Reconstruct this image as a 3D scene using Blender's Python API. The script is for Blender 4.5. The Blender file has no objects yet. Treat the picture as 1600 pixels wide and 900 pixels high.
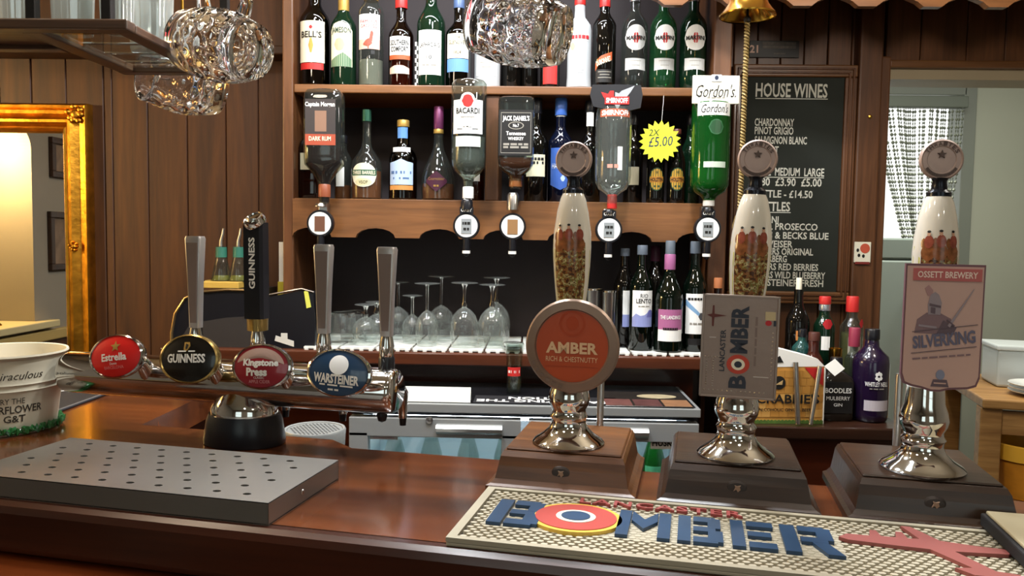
import bpy, bmesh, math, random
from mathutils import Matrix, Vector
random.seed(7)
R = math.radians
C = bpy.context.scene.collection
sc = bpy.context.scene

# ------------------------------------------------------------------ camera
F = 1230.0                                   # focal length in pixels of the 1600 px frame
CAMP = Vector((0, 0, 1.40))
CROT = Matrix.Rotation(R(1.5), 3, 'Z') @ Matrix.Rotation(R(90 - 3.54), 3, 'X') @ Matrix.Rotation(R(.85), 3, 'Z')
cd = bpy.data.cameras.new('camera'); cam = bpy.data.objects.new('camera', cd); C.objects.link(cam)
cd.sensor_width = 36; cd.lens = F / 1600 * 36; cd.clip_start = .02; cd.clip_end = 60
cam.matrix_world = Matrix.Translation(CAMP) @ CROT.to_4x4()
sc.camera = cam

# ------------------------------------------------------------------ world, lights, exposure
w = bpy.data.worlds.new('sky'); sc.world = w; w.use_nodes = True
w.node_tree.nodes['Background'].inputs[0].default_value = (.98, .98, .97, 1)
w.node_tree.nodes['Background'].inputs[1].default_value = 1.7
vs = sc.view_settings
vs.view_transform = 'Standard'; vs.look = 'None'; vs.gamma = 1; vs.use_curve_mapping = False
vs.exposure = 0.45
sc.cycles.use_denoising = True
sc.cycles.max_bounces = 12; sc.cycles.transparent_max_bounces = 24
sc.cycles.transmission_bounces = 10; sc.cycles.glossy_bounces = 5; sc.cycles.diffuse_bounces = 4
sc.cycles.caustics_reflective = False; sc.cycles.caustics_refractive = False
sc.cycles.sample_clamp_indirect = 6


def area(name, loc, rot, sx, sy, power, col, shape='RECTANGLE', spread=180):
    l = bpy.data.lights.new(name, 'AREA'); l.shape = shape; l.size = sx
    if shape in ('RECTANGLE', 'ELLIPSE'): l.size_y = sy
    l.energy = power; l.color = col; l.spread = R(spread)
    o = bpy.data.objects.new(name, l); C.objects.link(o); o.location = loc; o.rotation_euler = [R(a) for a in rot]
    return o


WARM = (1, .80, .58); NEUT = (1, .92, .80); COOL = (.93, .97, 1)
# round ceiling downlights over the drinkers' side and over the servery, most of them as the highlights on the chrome show
for i, (x, y, p, c) in enumerate([(-.55, .25, 2, NEUT), (.45, .20, 2, NEUT), (-.25, -1.1, 4, NEUT), (1.0, -1.0, 4, NEUT),
                                  (-.35, 1.50, 13, COOL), (.25, 1.50, 13, COOL), (-1.15, 1.0, 6, WARM), (-.38, 1.16, 5, COOL), (.06, 1.14, 5, COOL)]):  # last two are added, to brighten the hanging glass mugs
    area('downlight_and_fill', (x, y, 2.44), (0, 0, 0), .16, .16, p, c, 'DISK')
area('shelf_strip_light', (-.1, 1.95, 2.36), (28, 0, 0), 1.0, .05, 4, COOL)
area('kitchen_strip_light', (1.7, 2.85, 2.42), (0, 0, 0), 1.1, .12, 20, (1, 1, .90))
def bulb(name, loc, power, col, size):
    l = bpy.data.lights.new(name, 'POINT'); l.energy = power; l.color = col; l.shadow_soft_size = size
    o = bpy.data.objects.new(name, l); C.objects.link(o); o.location = loc; return o
# pendant bulbs hanging over the servery just above the frame, and a bulb added to light only the alcove of the left wall
bulb('pendant_bulb', (.90, 1.30, 2.02), 10, NEUT, .06); bulb('pendant_bulb', (-.75, 1.45, 2.05), 3, WARM, .06)
bulb('added_alcove_bulb', (-2.47, 1.42, 1.80), 30, (1, .74, .38), .03)


# ------------------------------------------------------------------ pixel -> world (used to find where a thing stands)
def ray(px, py): return CROT @ Vector(((px - 800) / F, -(py - 450) / F, -1))
def PY(px, py, Y):
    d = ray(px, py); return CAMP + d * (Y / d.y)
def PZ(px, py, Z):
    d = ray(px, py); return CAMP + d * ((Z - CAMP.z) / d.z)
def depth(p): return -(CROT.transposed() @ (Vector(p) - CAMP)).z
def XATZ(px, Y, Z):
    "x of the point at depth plane Y, height Z that is seen in column px"
    lo_, hi = -300.0, 1300.0
    for _ in range(40):
        m = (lo_ + hi) / 2
        if PY(px, m, Y).z > Z: lo_ = m
        else: hi = m
    return PY(px, lo_, Y).x


# ------------------------------------------------------------------ materials
def S(h, a=1):
    h = h.lstrip('#'); o = []
    for i in (0, 2, 4):
        c = int(h[i:i + 2], 16) / 255
        o.append(c / 12.92 if c <= .04045 else ((c + .055) / 1.055) ** 2.4)
    return (*o, a)


MC = {}
def newmat(name):
    m = bpy.data.materials.new(name); m.use_nodes = True
    nt = m.node_tree; b = nt.nodes['Principled BSDF']
    return m, nt, b
def N(nt, t, **kw):
    n = nt.nodes.new(t)
    for k, v in kw.items():
        if hasattr(n, k): setattr(n, k, v)
        else: n.inputs[k.replace('_', ' ')].default_value = v
    return n


def pm(name, col, rough=.5, metal=0, bump=0, bscale=60, var=0, vscale=8, coat=0, spec=.5, emit=None, es=0, trans=0, ior=1.45, sss=0):
    "plain painted / plastic / metal surface with slight tone variation and fine relief"
    if name in MC: return MC[name]
    m, nt, b = newmat(name); c = S(col) if isinstance(col, str) else col
    b.inputs['Base Color'].default_value = c; b.inputs['Roughness'].default_value = rough; b.inputs['Metallic'].default_value = metal
    b.inputs['Specular IOR Level'].default_value = spec; b.inputs['Coat Weight'].default_value = coat
    b.inputs['Transmission Weight'].default_value = trans; b.inputs['IOR'].default_value = ior
    if emit: b.inputs['Emission Color'].default_value = S(emit); b.inputs['Emission Strength'].default_value = es
    if var or bump:
        tc = N(nt, 'ShaderNodeTexCoord')
    if var:
        n = N(nt, 'ShaderNodeTexNoise'); n.inputs['Scale'].default_value = vscale; n.inputs['Detail'].default_value = 5
        nt.links.new(tc.outputs['Object'], n.inputs['Vector'])
        r = N(nt, 'ShaderNodeValToRGB'); r.color_ramp.elements[0].position = .3; r.color_ramp.elements[1].position = .7
        r.color_ramp.elements[0].color = tuple(x * (1 - var) for x in c[:3]) + (1,)
        r.color_ramp.elements[1].color = tuple(min(1, x * (1 + var)) for x in c[:3]) + (1,)
        nt.links.new(n.outputs['Fac'], r.inputs[0]); nt.links.new(r.outputs[0], b.inputs['Base Color'])
    if bump:
        n = N(nt, 'ShaderNodeTexNoise'); n.inputs['Scale'].default_value = bscale; n.inputs['Detail'].default_value = 4
        nt.links.new(tc.outputs['Object'], n.inputs['Vector'])
        bp = N(nt, 'ShaderNodeBump'); bp.inputs['Strength'].default_value = bump; bp.inputs['Distance'].default_value = .002
        nt.links.new(n.outputs['Fac'], bp.inputs['Height']); nt.links.new(bp.outputs[0], b.inputs['Normal'])
    MC[name] = m; return m


def wood(name, c1, c2, axis='z', scale=1.0, rough=.4, coat=0, grain=.5, world=False):
    "grain: noise stretched along one axis, two tones and a dark streak"
    if name in MC: return MC[name]
    m, nt, b = newmat(name)
    tc = N(nt, 'ShaderNodeTexCoord'); mp = N(nt, 'ShaderNodeMapping')
    if world:
        g = N(nt, 'ShaderNodeNewGeometry'); nt.links.new(g.outputs['Position'], mp.inputs['Vector'])
    else:
        nt.links.new(tc.outputs['Object'], mp.inputs['Vector'])
    s = [22 * scale] * 3; s['xyz'.index(axis)] = 1.6 * scale; mp.inputs['Scale'].default_value = s
    n = N(nt, 'ShaderNodeTexNoise'); n.inputs['Scale'].default_value = 1.0; n.inputs['Detail'].default_value = 7; n.inputs['Roughness'].default_value = .62
    n.inputs['Distortion'].default_value = .6
    nt.links.new(mp.outputs[0], n.inputs['Vector'])
    r = N(nt, 'ShaderNodeValToRGB'); e = r.color_ramp.elements
    e[0].position = .30; e[0].color = S(c2); e[1].position = .68; e[1].color = S(c1)
    nt.links.new(n.outputs['Fac'], r.inputs[0])
    n2 = N(nt, 'ShaderNodeTexNoise'); n2.inputs['Scale'].default_value = 4.5; n2.inputs['Detail'].default_value = 6
    nt.links.new(mp.outputs[0], n2.inputs['Vector'])
    mx = N(nt, 'ShaderNodeMix', data_type='RGBA', blend_type='MULTIPLY'); mx.inputs[0].default_value = grain
    r2 = N(nt, 'ShaderNodeValToRGB'); r2.color_ramp.elements[0].position = .35; r2.color_ramp.elements[0].color = (.45, .40, .36, 1); r2.color_ramp.elements[1].position = .58
    nt.links.new(n2.outputs['Fac'], r2.inputs[0])
    nt.links.new(r.outputs[0], mx.inputs[6]); nt.links.new(r2.outputs[0], mx.inputs[7]); nt.links.new(mx.outputs[2], b.inputs['Base Color'])
    b.inputs['Roughness'].default_value = rough; b.inputs['Coat Weight'].default_value = coat; b.inputs['Coat Roughness'].default_value = .12
    bp = N(nt, 'ShaderNodeBump'); bp.inputs['Strength'].default_value = .25; bp.inputs['Distance'].default_value = .001
    nt.links.new(n2.outputs['Fac'], bp.inputs['Height']); nt.links.new(bp.outputs[0], b.inputs['Normal'])
    MC[name] = m; return m


def thin(name, col, rough=.03, edge=.55, base=.05, diffuse_lift=0):
    "thin-walled glass: tinted see-through plus mirror reflection that grows towards the rim"
    if name in MC: return MC[name]
    m, nt, b = newmat(name); nt.nodes.remove(b)
    out = nt.nodes['Material Output']
    t = N(nt, 'ShaderNodeBsdfTransparent'); t.inputs[0].default_value = S(col) if isinstance(col, str) else col
    g = N(nt, 'ShaderNodeBsdfGlossy'); g.inputs['Roughness'].default_value = rough; g.inputs[0].default_value = (1, 1, 1, 1)
    lw = N(nt, 'ShaderNodeLayerWeight'); lw.inputs['Blend'].default_value = .5
    pw = N(nt, 'ShaderNodeMath', operation='POWER'); pw.inputs[1].default_value = 3
    ml = N(nt, 'ShaderNodeMath', operation='MULTIPLY_ADD'); ml.inputs[1].default_value = edge; ml.inputs[2].default_value = base
    nt.links.new(lw.outputs['Facing'], pw.inputs[0]); nt.links.new(pw.outputs[0], ml.inputs[0])
    mx = N(nt, 'ShaderNodeMixShader'); nt.links.new(ml.outputs[0], mx.inputs[0]); nt.links.new(t.outputs[0], mx.inputs[1]); nt.links.new(g.outputs[0], mx.inputs[2])
    last = mx
    if diffuse_lift:  # diffuse share: body colour for bottles, painted-in brightness for dim glasses
        d = N(nt, 'ShaderNodeBsdfDiffuse'); d.inputs[0].default_value = S(col) if isinstance(col, str) else col
        m2 = N(nt, 'ShaderNodeMixShader'); m2.inputs[0].default_value = diffuse_lift
        nt.links.new(mx.outputs[0], m2.inputs[1]); nt.links.new(d.outputs[0], m2.inputs[2]); last = m2
    nt.links.new(last.outputs[0], out.inputs[0])
    MC[name] = m; return m


def solidglass(name, col=(1, 1, 1, 1), rough=0, ior=1.5):
    if name in MC: return MC[name]
    m, nt, b = newmat(name); nt.nodes.remove(b); g = N(nt, 'ShaderNodeBsdfGlass'); g.inputs[0].default_value = col
    g.inputs['Roughness'].default_value = rough; g.inputs['IOR'].default_value = ior
    nt.links.new(g.outputs[0], nt.nodes['Material Output'].inputs[0]); MC[name] = m; return m


chrome = pm('chrome', '#d8d6d4', .07, 1)
chrome_b = pm('chrome_brushed', '#b9b4b0', .28, 1)
steel = pm('steel_sheet', '#a29e98', .40, .95, bump=.12, bscale=25, var=.06, vscale=5)
brass = pm('brass', '#c9983c', .2, 1, var=.15, vscale=9)
gold = pm('gilt', '#c98d2c', .34, 1, bump=.5, bscale=55, var=.3, vscale=22)
black = pm('black_plastic', '#15151a', .3)
blackm = pm('black_matt', '#17161a', .7)
white = pm('white_card', '#f2efe8', .6)
cream = pm('cream_card', '#e6dfc8', .6)
red = pm('red_print', '#b3242b', .5)
redb = pm('red_bright', '#bd2a28', .4)
navy = pm('navy', '#1d2a44', .4)
blackink = pm('black_ink', '#14120f', .6)
gold_ink = pm('gold_ink', '#b8934c', .4, .5)
w_dark = wood('dark_panel_wood', '#57310f', '#361b0a', 'z', .9, .55, .0, .35)
w_mid = wood('mid_brown_wood', '#8a5a32', '#66401f', 'x', 1.0, .42, .1, .4)
w_midz = wood('mid_brown_wood_upright', '#6e4426', '#4c2c15', 'z', 1.0, .42, .1, .4)
w_bar = wood('bar_top_wood', '#743b17', '#35170a', 'x', .5, .24, .5, .45)
w_barf = wood('bar_front_wood', '#50210e', '#2f1207', 'x', .6, .3, .4, .4)
w_pump1 = wood('pump_box_wood', '#6e4420', '#4a2a12', 'x', 1.3, .35, .1, .55)
w_pump2 = wood('pump_box_dark_wood', '#3a2413', '#24140a', 'x', 1.3, .33, .08, .5)
w_pine = wood('pine_table_wood', '#b98a4e', '#8c6030', 'x', 1.0, .5, 0, .3)
g_clear = thin('clear_glass', '#eef4f2')
g_wine = thin('wine_glass', '#f2f6f4', .03, .8, .07, diffuse_lift=.045)  # slight diffuse share brightens the bowls and feet
g_rib = thin('ribbed_glass', '#eef2f0', .06, .6, .25, diffuse_lift=.3)  # diffuse share paints bright window light into the tumblers
g_vodka = thin('vodka_glass', '#e4ebe6', .03, .65, .08, diffuse_lift=.05)
g_clear2 = thin('clear_bottle_glass', '#d3dbd6', diffuse_lift=.015)
g_wineb = thin('wine_bottle_glass', '#1a3023', diffuse_lift=.1)
g_green = thin('green_glass', '#3f8a56', diffuse_lift=.12)
g_dkgreen = thin('dark_green_glass', '#28553a', diffuse_lift=.15)
g_vgreen = thin('vivid_green_glass', '#2f9a3f', diffuse_lift=.12)
g_dark = thin('dark_bottle_glass', '#1a1714', diffuse_lift=.3)
g_brown = thin('brown_glass', '#4a2a14')
g_amber = thin('amber_glass', '#8a5a36')
g_frost = thin('frosted_glass', '#c9cdd0', .35, .5, .15, diffuse_lift=.75)
g_pane = thin('window_glass', '#e6efee', .02, .5, .06)
g_mug = solidglass('thick_glass')
l_rum = pm('dark_rum', '#1d0b07', .12)
l_whisky = pm('whisky', '#5a2c12', .1)
l_amber = pm('amber_liquor', '#7d4420', .1)


# ------------------------------------------------------------------ mesh building
class MB:
    def __init__(s): s.v = []; s.f = []
    def add(s, vs_, fs):
        o = len(s.v); s.v += [tuple(p) for p in vs_]; s.f += [tuple(i + o for i in f) for f in fs]; return s
    def box(s, x0, x1, y0, y1, z0, z1):
        v = [(x, y, z) for z in (z0, z1) for y in (y0, y1) for x in (x0, x1)]
        return s.add(v, [(0, 2, 3, 1), (4, 5, 7, 6), (0, 1, 5, 4), (2, 6, 7, 3), (0, 4, 6, 2), (1, 3, 7, 5)])
    def rbox(s, x0, x1, y0, y1, z0, z1, b=.003, seg=2):
        bm = bmesh.new(); bmesh.ops.create_cube(bm, size=1)
        for v in bm.verts: v.co = (x0 + (v.co.x + .5) * (x1 - x0), y0 + (v.co.y + .5) * (y1 - y0), z0 + (v.co.z + .5) * (z1 - z0))
        bmesh.ops.bevel(bm, geom=bm.edges[:], offset=b, segments=seg, affect='EDGES', profile=.5)
        bm.verts.index_update(); s.add([v.co[:] for v in bm.verts], [[v.index for v in f.verts] for f in bm.faces]); bm.free(); return s
    def lathe(s, prof, seg=32, a0=0, dim=None):
        "prof: (r, z[, exponent, depth ratio]) rings; exponent 2 is round, larger is squarer"
        o = len(s.v); rings = []
        for p in prof:
            r, z = p[0], p[1]; n = p[2] if len(p) > 2 else 2; ay = p[3] if len(p) > 3 else 1
            if r < 1e-6: s.v.append((0, 0, z)); rings.append([len(s.v) - 1]); continue
            ids = []
            for k in range(seg):
                a = a0 + 2 * math.pi * k / seg; c, q = math.cos(a), math.sin(a)
                if n > 2.01:
                    t = (abs(c) ** n + abs(q) ** n) ** (-1 / n); c *= t; q *= t
                rr = r + (dim(a, z) if dim else 0)
                s.v.append((rr * c, rr * q * ay, z)); ids.append(len(s.v) - 1)
            rings.append(ids)
        for A, B in zip(rings, rings[1:]):
            if len(A) == 1 and len(B) == 1: continue
            for k in range(seg):
                k2 = (k + 1) % seg
                if len(A) == 1: s.f.append((A[0], B[k2], B[k]))
                elif len(B) == 1: s.f.append((A[k], A[k2], B[0]))
                else: s.f.append((A[k], A[k2], B[k2], B[k]))
        return s
    def tube(s, pts, r, seg=8, cap=True):
        pts = [Vector(p) for p in pts]; n = len(pts); rs = r if isinstance(r, (list, tuple)) else [r] * n
        up = Vector((0, 0, 1)); rings = []; prev = None
        for i, p in enumerate(pts):
            t = (pts[min(i + 1, n - 1)] - pts[max(i - 1, 0)]).normalized()
            if prev is None:
                a = t.cross(up)
                if a.length < .1: a = t.cross(Vector((1, 0, 0)))
            else: a = prev - t * prev.dot(t)
            a.normalize(); prev = a; b = t.cross(a)
            o = len(s.v)
            for k in range(seg):
                q = 2 * math.pi * k / seg; s.v.append(tuple(p + (a * math.cos(q) + b * math.sin(q)) * rs[i]))
            rings.append(list(range(o, o + seg)))
        for A, B in zip(rings, rings[1:]):
            for k in range(seg): s.f.append((A[k], A[(k + 1) % seg], B[(k + 1) % seg], B[k]))
        if cap: s.f.append(tuple(reversed(rings[0]))); s.f.append(tuple(rings[-1]))
        return s
    def prism(s, poly, d0, d1, plane='xz'):
        "polygon extruded: 'xz' along y, 'xy' along z, 'yz' along x"
        n = len(poly); o = len(s.v)
        for d in (d0, d1):
            for a, b in poly: s.v.append({'xz': (a, d, b), 'xy': (a, b, d), 'yz': (d, a, b)}[plane])
        s.f.append(tuple(o + i for i in range(n))); s.f.append(tuple(o + n + i for i in reversed(range(n))))
        for i in range(n):
            j = (i + 1) % n; s.f.append((o + i, o + n + i, o + n + j, o + j))
        return s
    def xf(s, M):
        s.v = [tuple(M @ Vector(p)) for p in s.v]; return s
    def mesh(s, name, smooth=False, sharp=40):
        me = bpy.data.meshes.new(name); me.from_pydata(s.v, [], s.f); me.update()
        bm = bmesh.new(); bm.from_mesh(me); bmesh.ops.recalc_face_normals(bm, faces=bm.faces); bm.to_mesh(me); bm.free()
        if smooth:
            me.polygons.foreach_set('use_smooth', [True] * len(me.polygons))
            try: me.set_sharp_from_angle(angle=R(sharp))
            except Exception: pass
        return me


def link(name, me, mat, parent=None, loc=(0, 0, 0), rot=(0, 0, 0)):
    o = bpy.data.objects.new(name, me)
    if mat and not me.materials: me.materials.append(mat)
    C.objects.link(o); o.parent = parent; o.location = loc; o.rotation_euler = rot; return o
def ob(name, mb, mat, parent=None, loc=(0, 0, 0), rot=(0, 0, 0), smooth=False, sharp=40):
    return link(name, mb.mesh(name, smooth, sharp), mat, parent, loc, rot)
def tag(o, label, cat, group=None, kind=None):
    if label: o['label'] = label
    if cat: o['category'] = cat
    if group: o['group'] = group
    if kind: o['kind'] = kind
    return o
def thing(name, label, cat, loc=(0, 0, 0), rot=(0, 0, 0), group=None):
    o = bpy.data.objects.new(name, None); C.objects.link(o); o.location = loc; o.rotation_euler = rot; o.empty_display_size = .05
    return tag(o, label, cat, group)
def struct(name, mb, mat, parent=None, smooth=False, loc=(0, 0, 0)):
    o = ob(name, mb, mat, parent, loc, smooth=smooth)
    if parent is None: o['kind'] = 'structure'
    return o


# text -> mesh data in a unit box, cached
TC_ = {}
def text_data(s, bold=0.0, shear=0.0, spacing=1.0, res=2, line=1.0):
    key = (s, bold, shear, spacing, line)
    if key in TC_: return TC_[key]
    if s[0] == '~':                                  # print too small to read: word-long strokes, '~n' words per line
        rng = random.Random(s); rows = s.split('\n'); v, f = [], []
        for i, r_ in enumerate(rows):
            n = int(r_[1:]); ws = [rng.uniform(.6, 1.4) for _ in range(n)]; tot = sum(ws) + .25 * (n - 1); x = -.5
            z0 = .5 - (i + .85) / len(rows); z1 = .5 - (i + .15) / len(rows)
            for q in ws:
                k = len(v); w1 = q / tot; v += [(x, z0), (x + w1, z0), (x + w1, z1), (x, z1)]; f.append((k, k + 1, k + 2, k + 3)); x += w1 + .25 / tot
        TC_[key] = (v, f, 6); return TC_[key]
    cu = bpy.data.curves.new('t', 'FONT'); cu.body = s; cu.size = 1; cu.offset = bold; cu.shear = shear; cu.space_character = spacing
    cu.resolution_u = res; cu.align_x = 'CENTER'; cu.space_line = line; cu.fill_mode = 'FRONT'
    o = bpy.data.objects.new('t', cu); C.objects.link(o)
    dg = bpy.context.evaluated_depsgraph_get(); dg.update()
    me = bpy.data.meshes.new_from_object(o.evaluated_get(dg))
    v = [(p.co.x, p.co.y) for p in me.vertices]; f = [tuple(p.vertices) for p in me.polygons]
    bpy.data.objects.remove(o); bpy.data.curves.remove(cu); bpy.data.meshes.remove(me)
    x0 = min(a for a, b in v); x1 = max(a for a, b in v); y0 = min(b for a, b in v); y1 = max(b for a, b in v)
    v = [((a - (x0 + x1) / 2) / (x1 - x0), (b - (y0 + y1) / 2) / (y1 - y0)) for a, b in v]
    TC_[key] = (v, f, (x1 - x0) / (y1 - y0)); return TC_[key]


def txt(parent, s, mat, x, z, w_, h=None, y=0, r=None, bold=0.0, shear=0.0, rot=0, spacing=1.0, name='lettering', plane='xz', ext=0, line=1.0, ay=1):
    "flat print facing -y (plane xz) or up (plane xy) in the parent's frame; r bends it round the z axis"
    v, f, asp = text_data(s, bold, shear, spacing, 2, line)
    h = h or w_ / asp; c, q = math.cos(rot), math.sin(rot); P = []
    for a, b in v:
        a *= w_; b *= h; P.append((x + a * c - b * q, z + a * q + b * c))
    m = MB()
    if plane == 'xy':
        V = [(a, b, y) for a, b in P]
    elif r: V = [(r * math.sin(a / r), -r * ay * math.cos(a / r), b) for a, b in P]
    else: V = [(a, y, b) for a, b in P]
    m.add(V, f)
    if ext and plane == 'xy':                       # raised lettering: side walls from the boundary edges
        from collections import Counter
        cnt = Counter(); 
        for fc in f:
            for i in range(len(fc)): cnt[frozenset((fc[i], fc[(i + 1) % len(fc)]))] += 1
        n = len(V); m.add([(a, b, y - ext) for a, b in P], [])
        for fc in f:
            for i in range(len(fc)):
                e0, e1 = fc[i], fc[(i + 1) % len(fc)]
                if cnt[frozenset((e0, e1))] == 1: m.f.append((e0, e1, e1 + n, e0 + n))
    me = bpy.data.meshes.new(name); me.from_pydata(m.v, [], m.f); me.update()
    return link(name, me, mat, parent)


def patch(parent, name, mat, poly, y=0, r=None, ay=1, t=.0004):
    "a flat printed piece (convex outline in x,z) facing -y, or wrapped on radius r"
    m = MB()
    if r:
        xs = [a for a, b in poly]; x0, x1 = min(xs), max(xs); n = max(3, int((x1 - x0) / .006)); cols = []
        def span(x):
            zs = []
            for i in range(len(poly)):
                (a, b), (c, d) = poly[i], poly[(i + 1) % len(poly)]
                if min(a, c) - 1e-9 <= x <= max(a, c) + 1e-9:
                    if abs(c - a) < 1e-9: zs += [b, d]
                    else: zs.append(b + (d - b) * (x - a) / (c - a))
            return min(zs), max(zs)
        V = []
        for i in range(n + 1):
            x = x0 + (x1 - x0) * i / n; z0, z1 = span(x)
            for z in (z0, z1): V.append((r * math.sin(x / r), -r * ay * math.cos(x / r), z))
        m.add(V, [(2 * i, 2 * i + 2, 2 * i + 3, 2 * i + 1) for i in range(n)])
    else:
        m.prism(poly, y, y + t)
    return ob(name, m, mat, parent)
def rect(x0, x1, z0, z1): return [(x0, z0), (x1, z0), (x1, z1), (x0, z1)]
def ell(cx, cz, a, b, n=28): return [(cx + a * math.cos(2 * math.pi * k / n), cz + b * math.sin(2 * math.pi * k / n)) for k in range(n)]
def rrect(x0, x1, z0, z1, r, n=5):
    o = []
    for cx, cz, a in ((x1 - r, z0 + r, -90), (x1 - r, z1 - r, 0), (x0 + r, z1 - r, 90), (x0 + r, z0 + r, 180)):
        for k in range(n + 1): o.append((cx + r * math.cos(R(a + 90 * k / n)), cz + r * math.sin(R(a + 90 * k / n))))
    return o

# ================================================================== THE ROOM
YW = 2.42; ZC = 2.5
plaster = pm('grey_plaster', '#8d8578', .8, bump=.3, bscale=14, var=.06, vscale=3)
plasterY = pm('cream_plaster', '#d8c48e', .8, bump=.2, bscale=10, var=.05, vscale=3)
kgrey = pm('kitchen_wall_paint', '#a5a797', .7, bump=.1, bscale=20, var=.03, vscale=2)
dark_wall = pm('dark_painted_wall', '#241c18', .8, bump=.2, bscale=20)
ceil_m = pm('ceiling_paint', '#cfc4ae', .8, bump=.15, bscale=15)
floor_m = wood('floor_boards', '#4a3020', '#2c1b10', 'y', .6, .5, 0, .4)

xDL = PY(1384, 150, YW).x                      # left edge of the doorway to the kitchen
zDH = PY(1480, 108, YW).z                      # its head
struct('floor', MB().box(-2.6, 3.6, -2.2, 4.3, -.06, 0), floor_m)
struct('ceiling', MB().box(-2.6, 3.6, -2.2, 4.3, ZC, ZC + .06), ceil_m)
WN = [(-1.75, -.65), (.35, 1.45)]; wz0, wz1 = .95, 2.15  # unseen windows, added so daylight puts highlights on glass and chrome
m = MB().box(-2.6, 2.4, -2.2, -2.1, 0, wz0).box(-2.6, 2.4, -2.2, -2.1, wz1, ZC)
for a, b in ((-2.6, WN[0][0]), (WN[0][1], WN[1][0]), (WN[1][1], 2.4)): m.box(a, b, -2.2, -2.1, wz0, wz1)
struct('wall_front', m, plaster)
for i, (a, b) in enumerate(WN):
    wn = struct('window_%d' % (i + 1), MB().rbox(a, a + .05, -2.19, -2.11, wz0, wz1, .004).rbox(b - .05, b, -2.19, -2.11, wz0, wz1, .004).rbox(a, b, -2.19, -2.11, wz0, wz0 + .05, .004).rbox(a, b, -2.19, -2.11, wz1 - .05, wz1, .004), pm('window_paint', '#e2ddd0', .4))
    for q in (1, 2): ob('glazing_bar', MB().box(a + (b - a) * q / 3 - .012, a + (b - a) * q / 3 + .012, -2.165, -2.135, wz0 + .05, wz1 - .05), MC['window_paint'], wn)
    ob('glazing_bar', MB().box(a + .05, b - .05, -2.165, -2.135, (wz0 + wz1) / 2 - .012, (wz0 + wz1) / 2 + .012), MC['window_paint'], wn)
    for q in range(3):
        for r_ in range(2):
            x0, x1 = a + (b - a) * q / 3 + .014, a + (b - a) * (q + 1) / 3 - .014
            z0, z1 = (wz0 + .05, (wz0 + wz1) / 2 - .012) if r_ == 0 else ((wz0 + wz1) / 2 + .012, wz1 - .05)
            ob('pane', MB().box(max(x0, a + .05), min(x1, b - .05), -2.152, -2.148, z0, z1), g_pane, wn)
struct('wall_right', MB().box(2.2, 2.3, -2.1, YW + .02, 0, ZC), plaster)
XL = -2.35
# left wall with an arched alcove, seen in the gilt mirror
def mir(px, py):
    "point of the left wall seen in the mirror at px, py"
    d = ray(px, py); t = (YW - .006) / d.y; q = CAMP + d * t; d2 = Vector((d.x, -d.y, d.z)); s_ = (XL - q.x) / d2.x; return q + d2 * s_
AY0, AY1, AZ0, AZ1, AR = mir(51, 350).y, 1.98, mir(40, 506).z, mir(40, 198).z, .10
m = MB()
m.box(XL - .3, XL, -2.1, AY0, 0, ZC); m.box(XL - .3, XL, AY1, YW + .02, 0, ZC); m.box(XL - .3, XL, AY0, AY1, 0, AZ0)
top = [(AY0, ZC), (AY0, AZ1 - AR)] + [(AY0 + AR - AR * math.cos(R(9 * k)), AZ1 - AR + AR * math.sin(R(9 * k))) for k in range(1, 11)]
top += [(AY1 - AR + AR * math.sin(R(9 * k)), AZ1 - AR + AR * math.cos(R(9 * k))) for k in range(0, 11)] + [(AY1, ZC)]
m.prism(top, XL - .3, XL, 'yz')
wl = struct('wall_left', m, plaster)
ob('alcove_back', MB().box(XL - .34, XL - .26, AY0 - .05, AY1 + .05, AZ0 - .05, AZ1 + .05), plasterY, wl)
ob('window_sill', MB().rbox(XL - .26, XL + .05, AY0 - .12, AY1 + .1, AZ0 - .03, AZ0 + .004, .005), pm('sill_paint', '#c9b98c', .5), wl)
ob('dado_rail', MB().rbox(XL, XL + .03, -.6, YW, .88, .93, .006), pm('dado_paint', '#b59a5e', .5), wl)
ob('dado_panel', MB().box(XL, XL + .012, -.6, YW, 0, .88), w_dark, wl)

# back wall with upright boards
wb = struct('wall_back', MB().box(XL, xDL, YW + .02, YW + .12, 0, ZC).box(xDL, 2.3, YW + .02, YW + .12, zDH, ZC).box(2.05, 3.4, YW + .02, YW + .12, 0, zDH), dark_wall)
def xat(px, py=300): return PY(px, py, YW).x
def plank(x0, x1, z0, z1, mat=w_dark, y=YW, t=.02):
    return ob('plank', MB().rbox(x0 + .0012, x1 - .0012, y, y + t, z0, z1, .0022, 1), mat, wb)
edges = [-2.33, -2.2, -2.08, -1.96, -1.84, -1.72] + [xat(p) for p in (3, 52, 106, 164, 177, 232, 293, 353, 404, 444)] + [-.56]
zrail = PY(60, 82, YW).z
for i, (a, b) in enumerate(zip(edges, edges[1:])): plank(a, b, 0, ZC, w_dark, YW + random.uniform(0, .003))
for a, b in zip([xat(p, 80) for p in (1110, 1147, 1184, 1220, 1257, 1294, 1331)], [xat(p, 80) for p in (1147, 1184, 1220, 1257, 1294, 1331, 1345)]):
    plank(a, b, .4, ZC, w_midz, YW + random.uniform(0, .003))
for a, b in zip((1385, 1439, 1511, 1571, 1634, 1700, 1760), (1439, 1511, 1571, 1634, 1700, 1760, 1830)):
    plank(xat(a, 70), xat(b, 70), zDH + .02, ZC, w_midz, YW + random.uniform(0, .003))
# picture rail and dark header above the left panelling
z1, z0 = PY(400, 14, 2.34).z, PY(400, 84, 2.34).z
struct('trim_1', MB().rbox(-2.3, xat(452, 60) + .03, 2.34, YW, z0 + .012, ZC, .006).rbox(-2.3, xat(452, 60) + .03, 2.325, YW, z0 - .004, z0 + .022, .004), w_dark)
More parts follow.
